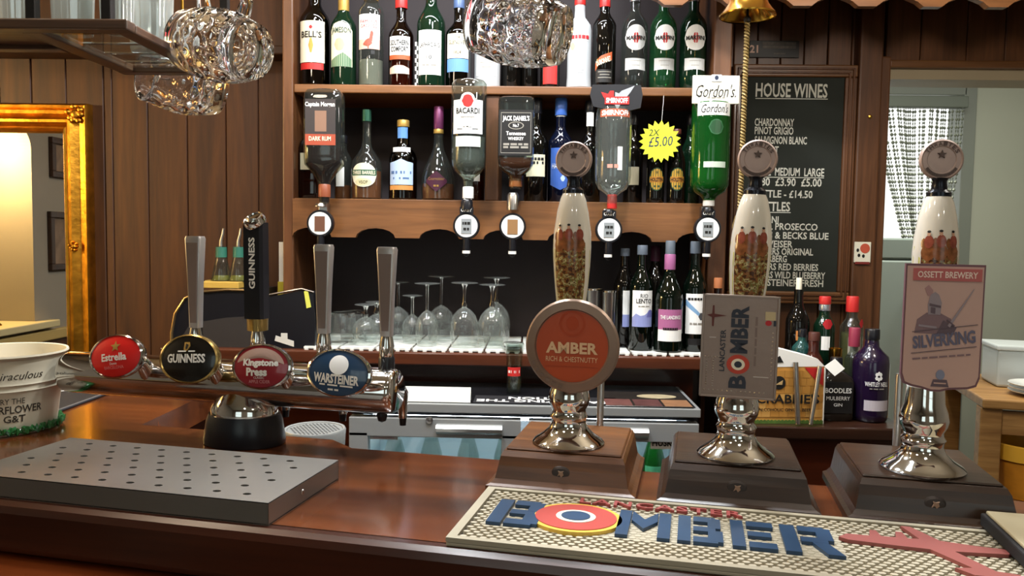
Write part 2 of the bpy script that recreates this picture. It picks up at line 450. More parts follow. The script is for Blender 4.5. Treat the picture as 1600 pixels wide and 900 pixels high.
# doorway to the kitchen
d1 = struct('door_1', MB().rbox(xat(1326, 300), xat(1362, 300), YW - .045, YW + .02, .0, ZC - .02, .006)
            .rbox(xat(1362, 300) - .001, xDL, YW - .03, YW + .13, 0, zDH + .03, .005), w_midz)
ob('head_jamb', MB().rbox(xDL, 2.1, YW - .02, YW + .13, zDH, zDH + .022, .004), w_mid, d1)
ob('head_lining', MB().box(xDL, 2.1, YW + .005, YW + .125, zDH - .03, zDH), pm('cream_lining', '#a8977a', .5), d1)
ob('screw', MB().lathe([(0, -.002), (.006, 0), (.005, .003), (0, .004)], 10).xf(Matrix.Translation((xat(1349, 186), YW - .046, PY(1349, 186, YW).z)) @ Matrix.Rotation(R(90), 4, 'X')), brass, d1)

# canopy over the back bar with a scalloped edge
ycan = 2.02
zb = PY(1400, 10, ycan).z
sp = PY(1440, 10, ycan).x - PY(1340, 10, ycan).x
xs0 = PY(1205, 5, ycan).x - .02
poly = [(2.15, ZC), (xs0 - .32, ZC), (xs0 - .32, zb + .03)]
x = xs0 - .3
while x < 2.1:
    for a, b in ((0, .028), (.04, .012), (.055, 0), (.10, 0), (.115, .012), (.155, .028)):
        if x + a < 2.14: poly.append((x + a, zb + b))
    x += sp * 1.02
poly.append((2.15, zb + .03))
struct('trim_2', MB().prism(poly, ycan, ycan + .022).box(xs0 - .32, 2.15, ycan + .022, YW, ZC - .14, ZC - .12), wood('canopy_wood', '#8a5a34', '#69401f', 'x', 1, .4, .2, .3))

# ------------------------------------------------------------------ kitchen seen through the doorway
YK = 4.0
xk0, xk1 = PY(1290, 250, YK).x, PY(1503, 250, YK).x
zk1 = PY(1440, 146, YK).z
struct('wall_kitchen_back', MB().box(.8, xk0, YK, YK + .12, 0, ZC).box(xk1, 3.5, YK, YK + .12, 0, ZC).box(xk0, xk1, YK, YK + .12, zk1, ZC), kgrey)
struct('wall_kitchen_left', MB().box(.8, .9, YW + .12, YK, 0, ZC), kgrey)
struct('wall_kitchen_right', MB().box(3.4, 3.5, YW + .12, YK, 0, ZC), kgrey)
struct('door_2', MB().rbox(xk1 - .012, xk1 + .05, YK - .02, YK + .13, 0, zk1 + .05, .004).rbox(xk0 - .05, xk0 + .01, YK - .02, YK + .13, 0, zk1 + .05, .004)
       .rbox(xk0, xk1, YK - .02, YK + .13, zk1 - .01, zk1 + .05, .004), pm('door_frame_paint', '#767a70', .5))
struct('wall_kitchen_outside', MB().box(-1, 6, 7.0, 7.1, -.5, 3.4), pm('yard_render', '#eef0ee', .9))
struct('floor_outside', MB().box(-1, 6, 4.3, 7.0, -.1, -.02), pm('yard_paving', '#b9b8b2', .9, bump=.3))
# bead-chain fly curtain tied back to one side
yc = YK - .06
ct = thing('chain_curtain', 'silver metal chain fly curtain drawn to one side in the bright doorway', 'curtain', (0, yc, 0))
ob('curtain_rail', MB().rbox(PY(1376, 155, yc).x - .05, PY(1509, 158, yc).x, -.03, .02, PY(1440, 169, yc).z, PY(1440, 151, yc).z, .004), pm('rail_grey', '#5d6358', .5), ct)
m = MB(); n = 36
zt, ztie, zbot = PY(1440, 168, yc).z, PY(1445, 420, yc).z, .55
xa, xb = PY(1360, 200, yc).x, PY(1500, 200, yc).x; xta, xtb = PY(1424, 420, yc).x, PY(1446, 420, yc).x
for i in range(n):
    t = i / (n - 1); x0 = xa + (xb - xa) * t + .004 * math.sin(i * 2.3); x1 = xta + (xtb - xta) * t; k = 0; z = zt
    while z > zbot:
        s = min(1, (zt - z) / (zt - ztie)); e = 1.05 + 1.5 * t * t
        x = x0 + (x1 - x0) * s ** e
        if z < ztie: x = x1 + (x1 - (xta + xtb) / 2) * .5 * (ztie - z)
        q = .0082; y = .008 * math.sin(i * 1.9) + .02 * math.sin(t * 17)
        a = k % 2
        m.add([(x - q * (.5 + .5 * a), y, z), (x + q * (.5 + .5 * a), y, z), (x, y - q * (1 - .5 * a), z), (x, y + q * (1 - .5 * a), z), (x, y, z + .0105), (x, y, z - .0105)],
              [(0, 2, 4), (2, 1, 4), (1, 3, 4), (3, 0, 4), (2, 0, 5), (1, 2, 5), (3, 1, 5), (0, 3, 5)])
        z -= .019; k += 1
o = ob('chain_strands', m, pm('chain_metal', '#8d9284', .4, .7), ct); o['kind'] = 'stuff'
# tall steel fridge in the kitchen
p = PY(1441, 372, 3.15)
fk = thing('kitchen_fridge', 'tall pale grey steel fridge standing inside the kitchen doorway', 'fridge', (p.x - .30, 3.15, 0))
gsteel = pm('fridge_grey', '#a9b5ae', .4, .3, var=.03, vscale=3)
ob('body', MB().rbox(-.30, .30, .02, .6, .0, p.z - .001, .008), gsteel, fk)
dd = ob('door', MB().rbox(-.298, .298, -.02, .018, .08, p.z - .09, .006), gsteel, fk)
ob('handle', MB().tube([(.25, -.02, 1.0), (.25, -.05, 1.02), (.25, -.05, 1.2), (.25, -.02, 1.22)], .008), chrome_b, dd)
ob('vent_panel', MB().rbox(-.298, .298, -.016, .018, p.z - .082, p.z - .004, .005), pm('fridge_head', '#9aa69f', .4, .3), fk)
# pine table, plates, box, orange tub
YT = 2.85
zt_ = PY(1560, 622, YT).z; xt0 = PY(1534, 615, YT).x
tb = thing('kitchen_table', 'pale pine kitchen table with a lower shelf seen through the doorway', 'table', (xt0, YT, 0), (0, 0, R(-14)))
ob('tabletop', MB().rbox(0, .85, -.02, .6, zt_ - .035, zt_, .006), w_pine, tb)
ob('apron', MB().box(.05, .80, .01, .03, zt_ - .13, zt_ - .045), w_pine, tb)
for a, b in ((.0, .0), (.77, .0), (.0, .52), (.77, .52)): ob('leg', MB().rbox(a, a + .07, b, b + .06, 0, zt_ - .035, .004), w_pine, tb)
zls = PY(1590, 775, YT + .05).z
ob('lower_shelf', MB().rbox(.02, .82, .02, .56, zls - .03, zls, .004), w_pine, tb)
pt = PY(1600, 588, YT + .12)
for k in range(3):
    pl = ob('plate', MB().lathe([(0, 0), (.055, 0), (.075, .006), (.115, .016), (.117, .019), (.075, .010), (.054, .004), (0, .004)], 40), pm('white_china', '#eceae4', .15, coat=.5), None, (pt.x + .035, YT + .05, zt_ + k * .013), smooth=True)
    tag(pl, ['white china plate at the bottom of the stack on the pine table', 'white china plate in the middle of the stack on the pine table', 'white china plate on top of the stack on the pine table'][k], 'plate', 'plates stacked on the kitchen table')
bx = thing('storage_box', 'white translucent plastic box at the back of the pine table', 'box', (PY(1538, 600, YT + .3).x, YT + .22, zt_), (0, 0, R(-14)))
wpl = pm('milky_plastic', '#c3cac8', .4)
ob('tub', MB().rbox(0, .42, 0, .2, 0.001, .145, .01), wpl, bx); ob('lid', MB().rbox(-.008, .428, -.008, .208, .145, .165, .006), pm('milky_lid', '#cfd4d2', .35), bx)
p = PY(1612, 690, YT + .05); k_ = depth((p.x, YT, 1)) / F
tub = thing('tub', 'orange tub with a yellow rim on the lower shelf of the pine table', 'tub', (p.x, YT + .06, zls))
ht = p.z - zls
ob('body', MB().lathe([(0, 0), (.095, 0), (.1, .004), (.125, ht - .06), (.121, ht - .06), (.097, .008), (0, .008)], 40), pm('orange_plastic', '#c07a22', .4, var=.15, vscale=20), tub, smooth=True)
ob('rim', MB().lathe([(.124, ht - .062), (.135, ht - .058), (.137, ht - .004), (.132, ht), (.127, ht - .004), (.123, ht - .05)], 40), pm('yellow_rim', '#d9a032', .4), tub, smooth=True)

# ================================================================== BACK BAR
YS = 2.15                                            # front of the shelves
xl, xr = PY(457, 250, YS).x, PY(1118, 250, YS).x
zS1 = (PY(461, 129, YS).z + PY(1081, 139, YS).z) / 2
zS2 = (PY(453, 310.5, YS).z + PY(1093, 316.5, YS).z) / 2
YC = 2.05; zCt = (PY(622, 550, YC).z + PY(1090, 559, YC).z) / 2
sh = thing('back_bar_shelving', 'brown wooden back bar shelving with scalloped valance and dark back', 'shelving')
ob('back_panel', MB().box(xl, xr, YW - .025, YW - .002, zCt + .0005, ZC - .05), pm('dark_back_panel', '#2a2224', .7), sh)
for a in (xl, xr): ob('side_post', MB().rbox(a - .026 if a < 0 else a - .014, a + .004 if a < 0 else a + .034, YS - .005, YW - .001, zCt, ZC - .05, .004), w_midz, sh)
ob('shelf', MB().rbox(xl + .004, xr - .014, YS, YW - .025, zS1 - .023, zS1, .003), w_mid, sh)
ob('shelf', MB().rbox(xl + .004, xr - .014, YS, YW - .025, zS2 - .022, zS2, .003), w_mid, sh)
xm = PY(768, 230, YS).x
ob('divider', MB().rbox(xm - .017, xm + .020, YS + .01, YW - .025, zS2, zS1 - .023, .003), w_midz, sh)
# scalloped valance under the lower shelf
zv = PY(760, 374, YS).z; poly = [(xr - .014, zS2 - .002), (xl + .004, zS2 - .002), (xl + .004, zv)]
pitch = (PY(687, 370, YS).x - PY(588, 370, YS).x); c0 = PY(588, 370, YS).x - 2 * pitch; c = c0
while c < xr + .1:
    for k in range(9):
        a = R(180 - 22.5 * k); xx = c + pitch * .31 * math.cos(a)
        if xl + .006 < xx < xr - .03: poly.append((xx, zv + .026 * math.sin(a)))
    c += pitch
poly.append((xr - .014, zv))
ob('valance', MB().prism(poly, YS - .014, YS + .004), w_mid, sh)
# worktop under the shelves
xc0, xc1 = PY(250, 545, YC).x, PY(1112, 560, YC).x
wt = thing('back_worktop', 'dark red brown wooden worktop below the back bar shelves', 'worktop', (0, 0, 0))
ob('top', MB().rbox(xc0, xc1, YC, YW - .027, zCt - .034, zCt, .004), wood('worktop_wood', '#5a2c17', '#3b1a0c', 'x', .8, .35, .2, .4), wt)
ob('riser', MB().box(xc0 + .02, xc1 - .02, YC + .13, YC + .15, .55, zCt - .034), w_barf, wt)
# slatted white drip mat on the worktop, one tile at a time
mat_w = pm('white_matting', '#d9dad4', .45)
mt = thing('drip_mat', 'white plastic grid drip matting laid along the back worktop', 'matting', (0, 0, zCt))
xa, xb = PY(470, 540, YC).x, PY(1104, 552, YC).x; n = 11
tile = MB(); tw = (xb - xa) / n; td = .30
for j in range(7): tile.box(.003, tw - .003, .004 + j * .044, .004 + j * .044 + .034, .003, .008)
for j in range(4): tile.box(.006 + j * (tw - .022) / 3, .016 + j * (tw - .022) / 3, .0, td, 0, .0045)
me = tile.mesh('tile')
for i in range(n): link('tile', me, mat_w, mt, (xa + i * tw, YC + .012, 0))
zM = zCt + .008

# ------------------------------------------------------------------ bottle cooler under the worktop
YF = 1.86
fx0, fx1 = PY(545, 660, YF).x, PY(1095, 650, YF).x; zF = (PY(640, 629, YF).z + PY(1096, 641, YF).z) / 2
fg = pm('cooler_grey', '#9a9c9c', .38, .35, var=.03, vscale=4)
bc = thing('bottle_cooler', 'grey two door glass fronted bottle cooler under the worktop', 'cooler', (0, YF, 0))
kk = YF / F
ob('cabinet', MB().box(fx0, fx0 + .02, .037, .29, .1, zF - .022).box(fx1 - .02, fx1, .037, .29, .1, zF - .022).box(fx0 + .02, fx1 - .02, .27, .29, .1, zF - .022).box(fx0 + .02, fx1 - .02, .037, .27, zF - .036, zF - .022), blackm, bc)
ob('top_plate', MB().rbox(fx0 - .002, fx1, 0, .29, zF - .021, zF, .002), fg, bc)
ob('top_insert', MB().box(fx0 + .006, fx1 - .010, .012, .285, zF, zF + .0015), pm('black_glass_top', '#141417', .25), bc)
glow = pm('cooler_interior', '#c9d3d6', .6)
for i, (a, b) in enumerate(((fx0, PY(814, 655, YF).x), (PY(826, 655, YF).x, fx1 - .003))):
    zt2 = zF - .036; zb2 = .25; gz = zt2 - .046
    fr = MB().rbox(a, b, 0, .035, gz, zt2, .002).rbox(a, b, 0, .035, zb2, zb2 + .05, .002).rbox(a, a + .046, 0, .035, zb2 + .04, gz + .01, .002).rbox(b - .046, b, 0, .035, zb2 + .04, gz + .01, .002)
    dr = ob('door', fr, fg, bc)
    ob('glass', MB().box(a + .04, b - .04, .014, .018, zb2 + .04, gz + .004), g_pane, dr)
    xh0, xh1 = (PY(682, 660, YF).x, PY(785, 660, YF).x) if i == 0 else (a + .05, b - .12)
    prof = [(0, 0), (-.010, -.001), (-.016, -.008), (-.012, -.017), (-.003, -.024), (0, -.026)]
    ob('handle', MB().prism([(q, zt2 - .012 + r_) for q, r_ in prof], xh0, xh1, 'yz'), pm('handle_silver', '#c3c5c4', .3, .5), dr)
    if i == 0:
        ob('lock', MB().lathe([(0, 0), (.0085, 0), (.0085, .003), (.004, .004), (0, .0035)], 20).xf(Matrix.Translation((PY(671, 656, YF).x, -.0005, PY(671, 656, YF).z)) @ Matrix.Rotation(R(90), 4, 'X')), chrome_b, dr)
        p = PY(598, 681, YF)
        st = ob('sticker', MB().box(p.x - .034, p.x + .034, .0125, .014, p.z - .012, p.z + .012), white, dr)
        patch(dr, 'sticker_print', red, rect(p.x - .008, p.x + .032, p.z + .004, p.z + .009), y=.012)
        for q in range(3): patch(dr, 'sticker_print', pm('pink_print', '#c58a86', .6), rect(p.x - .026, p.x + .026 - q * .006, p.z - .009 + q * .004, p.z - .0075 + q * .004), y=.012)
ob('interior', MB().box(fx0 + .021, fx1 - .021, .262, .269, .26, zF - .038).box(fx0 + .021, fx0 + .026, .04, .262, .26, zF - .038).box(fx1 - .026, fx1 - .021, .04, .262, .26, zF - .038).box(fx0 + .026, fx1 - .026, .04, .262, .25, .26), glow, bc)
ob('cooler_shelf', MB().box(fx0 + .027, fx1 - .027, .045, .258, .66, .665), glow, bc)
ob('strip_lamp', MB().rbox(fx0 + .05, fx1 - .05, .042, .060, zF - .046, zF - .037, .002), pm('strip_lamp_glow', '#ffffff', .5, emit='#e6f2ff', es=26), bc)
# bottles behind the cooler glass, their lower halves hidden by the bar
p = PY(1040, 694, YF)
hl = ob('maker_label', MB().box(p.x - .034, p.x + .034, .0115, .0135, p.z - .015, p.z + .014), white, bc); txt(hl, 'HUSKY', blackink, p.x, p.z, .060, .017, y=.011, bold=.03)
nb_ = 8
for i in range(nb_):
    x = fx0 + .09 + i * (fx1 - fx0 - .18) / (nb_ - 1)
    g = g_vgreen if i > 4 else g_clear2
    side = 'green glass bottle behind the right hand cooler door, %s from its right edge' if i > 4 else 'clear glass bottle behind the left hand cooler door, %s from its left edge'
    b_ = thing('cooler_bottle', side % ['first', 'second', 'third', 'fourth', 'fifth', 'third', 'second', 'first'][i], 'bottle', (x, YF + .12, .6655), group='bottles in the cooler')
    h = zF - .062 - .6655; r_ = .030
    ob('body', MB().lathe([(0, 0), (r_ * .9, 0), (r_, .006), (r_, h * .60), (r_ * .9, h * .68), (.013, h * .86), (.012, h - .012), (0, h - .012)], 20), g, b_, smooth=True)
    ob('cap', MB().lathe([(.0125, h - .014), (.0145, h - .013), (.0135, h), (0, h + .001)], 14), chrome_b if i < 5 else pm('cap_green', '#1f7a45', .3), b_, smooth=True)
    patch(b_, 'label', pm('cooler_label', '#d5dde2', .5) if i < 5 else pm('cooler_label_green', '#5fae7a', .5), rect(-.028, .028, h * .25, h * .62), r=r_ + .0005)

# ================================================================== BAR COUNTER
ZB = 1.08; BA = R(-11.5)
BO = PZ(870, 765, ZB)
BU = Vector((math.cos(BA), math.sin(BA), 0)); BV = Vector((-math.sin(BA), math.cos(BA), 0))
def UV(u, v, z=ZB): return Vector((BO.x, BO.y, 0)) + BU * u + BV * v + Vector((0, 0, z))
def W2L(x, y):
    d = Vector((x - BO.x, y - BO.y, 0)); return d.dot(BU), d.dot(BV)
bar = thing('bar_counter', 'long polished red brown wooden bar counter across the foreground', 'bar counter', (BO.x, BO.y, 0), (0, 0, BA))
vb, vf = .112, -.228
u0 = -1.55
xw = PZ(320, 617, ZB).x; iu = W2L(xw, 0)[0]
# inner corner: where the wing's edge (straight back in the room) meets the rear edge
yy = 1.0
while W2L(xw, yy)[1] < .150: yy += .002
poly = [(u0, vf + .02), (1.25, vf + .02), (1.25, vb), (-.335, vb), (-.385, .150), W2L(xw, yy), W2L(xw, 1.74), W2L(-1.62, 1.74), W2L(-1.62, 1.30)]
ob('top', MB().prism(poly, ZB - .05, ZB, 'xy'), w_bar, bar)
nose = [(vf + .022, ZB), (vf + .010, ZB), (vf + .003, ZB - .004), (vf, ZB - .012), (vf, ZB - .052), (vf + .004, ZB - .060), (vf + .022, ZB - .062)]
ob('front_moulding', MB().prism(nose, u0, 1.25, 'yz'), wood('nosing_wood_shaded', '#4a2110', '#220c06', 'x', .5, .28, .4, .45), bar, smooth=False)  # same wood as the top, front shade put into a darker colour
ob('front_panel', MB().box(u0 + .02, 1.23, vf + .03, vf + .06, 0, ZB - .05), w_barf, bar)
led = [(vf + .03, ZB - .064), (vf - .035, ZB - .070), (vf - .040, ZB - .078), (vf - .036, ZB - .10), (vf + .03, ZB - .12)]
ob('front_ledge', MB().prism(led, u0 + .01, 1.24, 'yz'), wood('ledge_wood', '#8a4418', '#5a260c', 'x', .6, .3, .4, .4), bar)
a_, b_ = W2L(xw, 1.72)
ob('wing_panel', MB().prism([W2L(xw - .03, yy + .02), W2L(xw - .03, 1.71), W2L(xw - .05, 1.71), W2L(xw - .05, yy + .02)], 0, ZB - .05, 'xy'), w_barf, bar)
ob('rear_panel', MB().prism([W2L(xw - .05, yy + .0), (1.2, vb - .03), (1.2, vb - .05), (u0 + .3, vb - .05)], 0.0, ZB - .05, 'xy'), w_barf, bar)

# ------------------------------------------------------------------ perforated stainless drip tray
def lo(px, py, z):
    p = PZ(px, py, z); return W2L(p.x, p.y)
tr = thing('drip_tray', 'flat stainless steel perforated drip tray on the bar', 'drip tray', UV(0, 0), (0, 0, BA))
th = .026; tu0, tu1, tv0, tv1 = -.703, -.286, -.212, -.036
ob('pan', MB().box(tu0, tu1, tv0, tv0 + .0015, 0, th - .0012).box(tu0, tu1, tv1 - .0015, tv1, 0, th - .0012).box(tu0, tu0 + .0015, tv0, tv1, 0, th - .0012).box(tu1 - .0015, tu1, tv0, tv1, 0, th - .0012), steel, tr)
ob('pan_floor', MB().box(tu0, tu1, tv0, tv1, .0005, .002), pm('tray_inside', '#14110f', .6), tr)
m = MB(); rows = 6; cw = .0385; cdp = (tv1 - tv0 - .016) / rows; rx, ry = .0052, .0038
zt3 = th
def quad(a, b, c, d): m.add([(a, c, zt3), (b, c, zt3), (b, d, zt3), (a, d, zt3)], [(0, 1, 2, 3)])
quad(tu0, tu1, tv0, tv0 + .008); quad(tu0, tu1, tv1 - .008, tv1)
for j in range(rows):
    c0_, c1_ = tv0 + .008 + j * cdp, tv0 + .008 + (j + 1) * cdp
    x = tu0 + .012 + (cw / 2 if j % 2 else 0); quad(tu0, x, c0_, c1_)
    while x + cw < tu1 - .004:
        cx, cy = x + cw / 2, (c0_ + c1_) / 2
        out = [(x, c0_), (cx, c0_), (x + cw, c0_), (x + cw, cy), (x + cw, c1_), (cx, c1_), (x, c1_), (x, cy)]
        inn = [(cx + rx * math.cos(R(225 + 45 * k)), cy + ry * math.sin(R(225 + 45 * k))) for k in range(8)]
        m.add([(a, b, zt3) for a, b in out] + [(a, b, zt3) for a, b in inn] + [(a, b, zt3 - .003) for a, b in inn],
              [(k, (k + 1) % 8, 8 + (k + 1) % 8, 8 + k) for k in range(8)] + [(8 + k, 8 + (k + 1) % 8, 16 + (k + 1) % 8, 16 + k) for k in range(8)])
        x += cw
    quad(x, tu1, c0_, c1_)
ob('perforated_plate', m, steel, tr)
ob('rivet', MB().lathe([(0, .0015), (.003, .001), (.0038, 0)], 10).xf(Matrix.Translation((tu1 + .0002, (tv0 + tv1) / 2 - .01, .014)) @ Matrix.Rotation(R(90), 4, 'Y')), chrome_b, tr)

# ------------------------------------------------------------------ rubber bar runner
rb = thing('bar_runner', 'cream rubber bar runner with raised navy lettering and a red aeroplane', 'bar mat', UV(0, 0), (0, 0, BA))
mu0, mu1, mv0, mv1 = -.080, .80, -.216, -.040; mh = .008
mat_c = pm('runner_rubber', '#a39b87', .55, var=.08, vscale=12)
ob('base', MB().rbox(mu0, mu1, mv0, mv1, 0, mh - .003, .0015, 1), mat_c, rb)
ob('border', MB().box(mu0, mu1, mv0, mv0 + .008, mh - .003, mh + .002).box(mu0, mu1, mv1 - .008, mv1, mh - .003, mh + .002).box(mu0, mu0 + .010, mv0 + .008, mv1 - .008, mh - .003, mh + .002).box(mu1 - .01, mu1, mv0 + .008, mv1 - .008, mh - .003, mh + .002), mat_c, rb)
ob('recess', MB().box(mu0 + .010, mu1 - .01, mv0 + .008, mv1 - .008, mh - .003, mh - .0025), pm('runner_recess', '#2b241d', .7), rb)
m = MB(); j = 0; v = mv0 + .0125
while v < mv1 - .011:
    u = mu0 + .0155 + (.0054 if j % 2 else 0)
    while u < mu1 - .014:
        o = len(m.v)
        for z, s in ((mh - .0025, 1.0), (mh + .0008, .82)):
            for k in range(6): m.v.append((u + .0049 * s * math.cos(R(60 * k)), v + .0034 * s * math.sin(R(60 * k)), z))
        m.f.append(tuple(o + 6 + k for k in range(6)))
        for k in range(6): m.f.append((o + k, o + (k + 1) % 6, o + 6 + (k + 1) % 6, o + 6 + k))
        u += .0108
    j += 1; v += .0068
o = ob('studs', m, pm('runner_studs', '#b6ae9a', .5, var=.06, vscale=15), rb); o['kind'] = 'stuff'
navy_r = pm('navy_rubber', '#24405f', .4, var=.1, vscale=20); red_r = pm('red_rubber', '#9c4a48', .5)
LT = {'B': [(0, .30, 0, 1), (.36, .88, .80, 1), (.36, .88, .42, .60), (.36, .92, 0, .20), (.70, 1, .56, .95), (.70, 1.04, .05, .46)],
      'M': [(0, .24, 0, 1), (.80, 1.04, 0, 1)], 'E': [(0, .30, 0, 1), (.38, 1, .80, 1), (.38, .92, .42, .60), (.38, 1, 0, .20)],
      'R': [(0, .30, 0, 1), (.36, .88, .80, 1), (.36, .88, .40, .58), (.70, 1, .50, .95)]}
lz0, lz1 = mh + .0005, mh + .0045
def letter(ch, u, v, w_, h):
    m = MB()
    for i, (a, b, c, d) in enumerate(LT[ch]): m.box(u + a * w_, u + b * w_, v + c * h, v + d * h, lz0, lz1 + .00004 * i)
    if ch == 'M': m.prism([(u + .26 * w_, v + h), (u + .26 * w_, v + .62 * h), (u + .52 * w_, v + .30 * h), (u + .78 * w_, v + .62 * h), (u + .78 * w_, v + h), (u + .52 * w_, v + .68 * h)], lz0, lz1, 'xy')
    if ch == 'R': m.prism([(u + .55 * w_, v + .42 * h), (u + .85 * w_, v + .42 * h), (u + 1.10 * w_, v), (u + .78 * w_, v)], lz0, lz1, 'xy')
    return ob('letter', m, navy_r, rb)
lv0, lh = -.166, .076
def lu(px, py): return lo(px, py, ZB + .012)[0]
Lu = {k: lu(*p) for k, p in dict(B0=(762, 810), B1=(838, 815), O=(897, 815), M0=(960, 835), M1=(1043, 840), B20=(1058, 845), B21=(1128, 850), E0=(1145, 852), E1=(1216, 858), R0=(1228, 858), R1=(1312, 865)).items()}
# pattern: letters stand evenly along the runner
wB = Lu['B1'] - Lu['B0']
letter('B', Lu['B0'], lv0, wB, lh); letter('M', Lu['M0'], lv0, Lu['M1'] - Lu['M0'], lh); letter('B', Lu['B20'], lv0, Lu['B21'] - Lu['B20'], lh)
letter('E', Lu['E0'], lv0, Lu['E1'] - Lu['E0'], lh); letter('R', Lu['R0'], lv0, Lu['R1'] - Lu['R0'], lh)
ob('letter_bed', MB().box(Lu['B0'] - .004, Lu['R1'] + .008, lv0 - .003, lv0 + lh + .003, mh - .0024, mh + .0004), mat_c, rb)
rc = (Lu['O'], lv0 + lh / 2)
for nme, r_, mt_, z in (('roundel_rim', .0475, pm('roundel_yellow', '#d8b24a', .45), .0), ('roundel_red', .042, pm('roundel_red', '#b0463f', .45), .0008), ('roundel_white', .0205, pm('roundel_white', '#e3dcc6', .5), .0014), ('roundel_navy', .0150, navy_r, .002)):
    ob(nme, MB().prism(ell(rc[0], rc[1], r_ * 1.08, r_ * .95, 40), lz0 - .001, lz1 + z, 'xy'), mt_, rb)
ua, ub = lu(905, 785), lu(1160, 803)
txt(rb, 'LANCASTER', red_r, (ua + ub) / 2, -.0665, ub - ua, .017, y=mh + .004, plane='xy', ext=.004, bold=.015, spacing=1.15)
# aeroplane outline
pu0, pu1 = lu(1310, 838), lu(1572, 855); pv = -.112; q = pu1 - pu0
plane_ = [(0, 0), (.06, .012), (.20, .012), (.22, .030), (.26, .030), (.27, .014), (.36, .014), (.38, .032), (.42, .032), (.43, .014), (.50, .016), (.44, .052), (.50, .052), (.62, .016), (.80, .010), (.97, .008), (1, .0), (.97, -.006),
          (.66, -.012), (.80, -.055), (.92, -.058), (.90, -.068), (.66, -.070), (.58, -.056), (.68, -.052), (.52, -.012), (.30, -.010), (.05, -.006)]
ob('aeroplane', MB().prism([(pu0 + a * q, pv + b) for a, b in plane_], lz0, lz1, 'xy'), pm('aeroplane_red', '#8f4f4a', .5), rb)

# beige topped tray at the right edge of the bar
p0 = lo(1532, 795, ZB + .03); p1 = lo(1588, 900, ZB + .03)
sb_ = thing('slab_tray', 'beige topped dark edged tray at the right end of the bar runner', 'tray', UV(0, 0), (0, 0, BA))
ob('tray_body', MB().rbox(p0[0], p0[0] + .40, -.222, p0[1], .0115, .026, .002), blackm, sb_)
ob('tray_surface', MB().rbox(p0[0] + .004, p0[0] + .396, -.219, p0[1] - .004, .026, .030, .0015), pm('beige_laminate', '#a89d80', .5, var=.06, vscale=10), sb_)

# ================================================================== HAND PUMPS
china = pm('white_china_handle', '#ddd5c6', .12, coat=.6)
def print_mat():
    "hunting-scene transfer on the china: grass below, riders in red above"
    m, nt, b = newmat('hunting_print')
    tc = N(nt, 'ShaderNodeTexCoord'); n = N(nt, 'ShaderNodeTexNoise'); n.inputs['Scale'].default_value = 190; n.inputs['Detail'].default_value = 3
    nt.links.new(tc.outputs['Object'], n.inputs['Vector'])
    r = N(nt, 'ShaderNodeValToRGB'); r.color_ramp.interpolation = 'CONSTANT'; e = r.color_ramp.elements
    e[0].position = 0; e[0].color = S('#4a2f1e'); e[1].position = .42; e[1].color = S('#8a5a32')
    for pos, c in ((.5, '#6d6a3a'), (.56, '#b9ab7c'), (.64, '#5a3a24')):
        q = e.new(pos); q.color = S(c)
    nt.links.new(n.outputs['Fac'], r.inputs[0]); nt.links.new(r.outputs[0], b.inputs['Base Color']); b.inputs['Roughness'].default_value = .18
    return m
hunt = print_mat(); grass_p = pm('grass_print', '#b9b35c', .2, var=.25, vscale=60); coat_p = pm('red_coat_print', '#8f4a3a', .2, var=.3, vscale=120); horse_p = pm('horse_print', '#84512f', .2, var=.45, vscale=120)
medal = pm('copper_medallion', '#b09a92', .5, .3, var=.1, vscale=40)
def interp(prof, z):
    for (r0, z0), (r1, z1) in zip(prof, prof[1:]):
        if z0 <= z <= z1: return r0 + (r1 - r0) * (z - z0) / (z1 - z0 + 1e-9)
    return prof[-1][0]
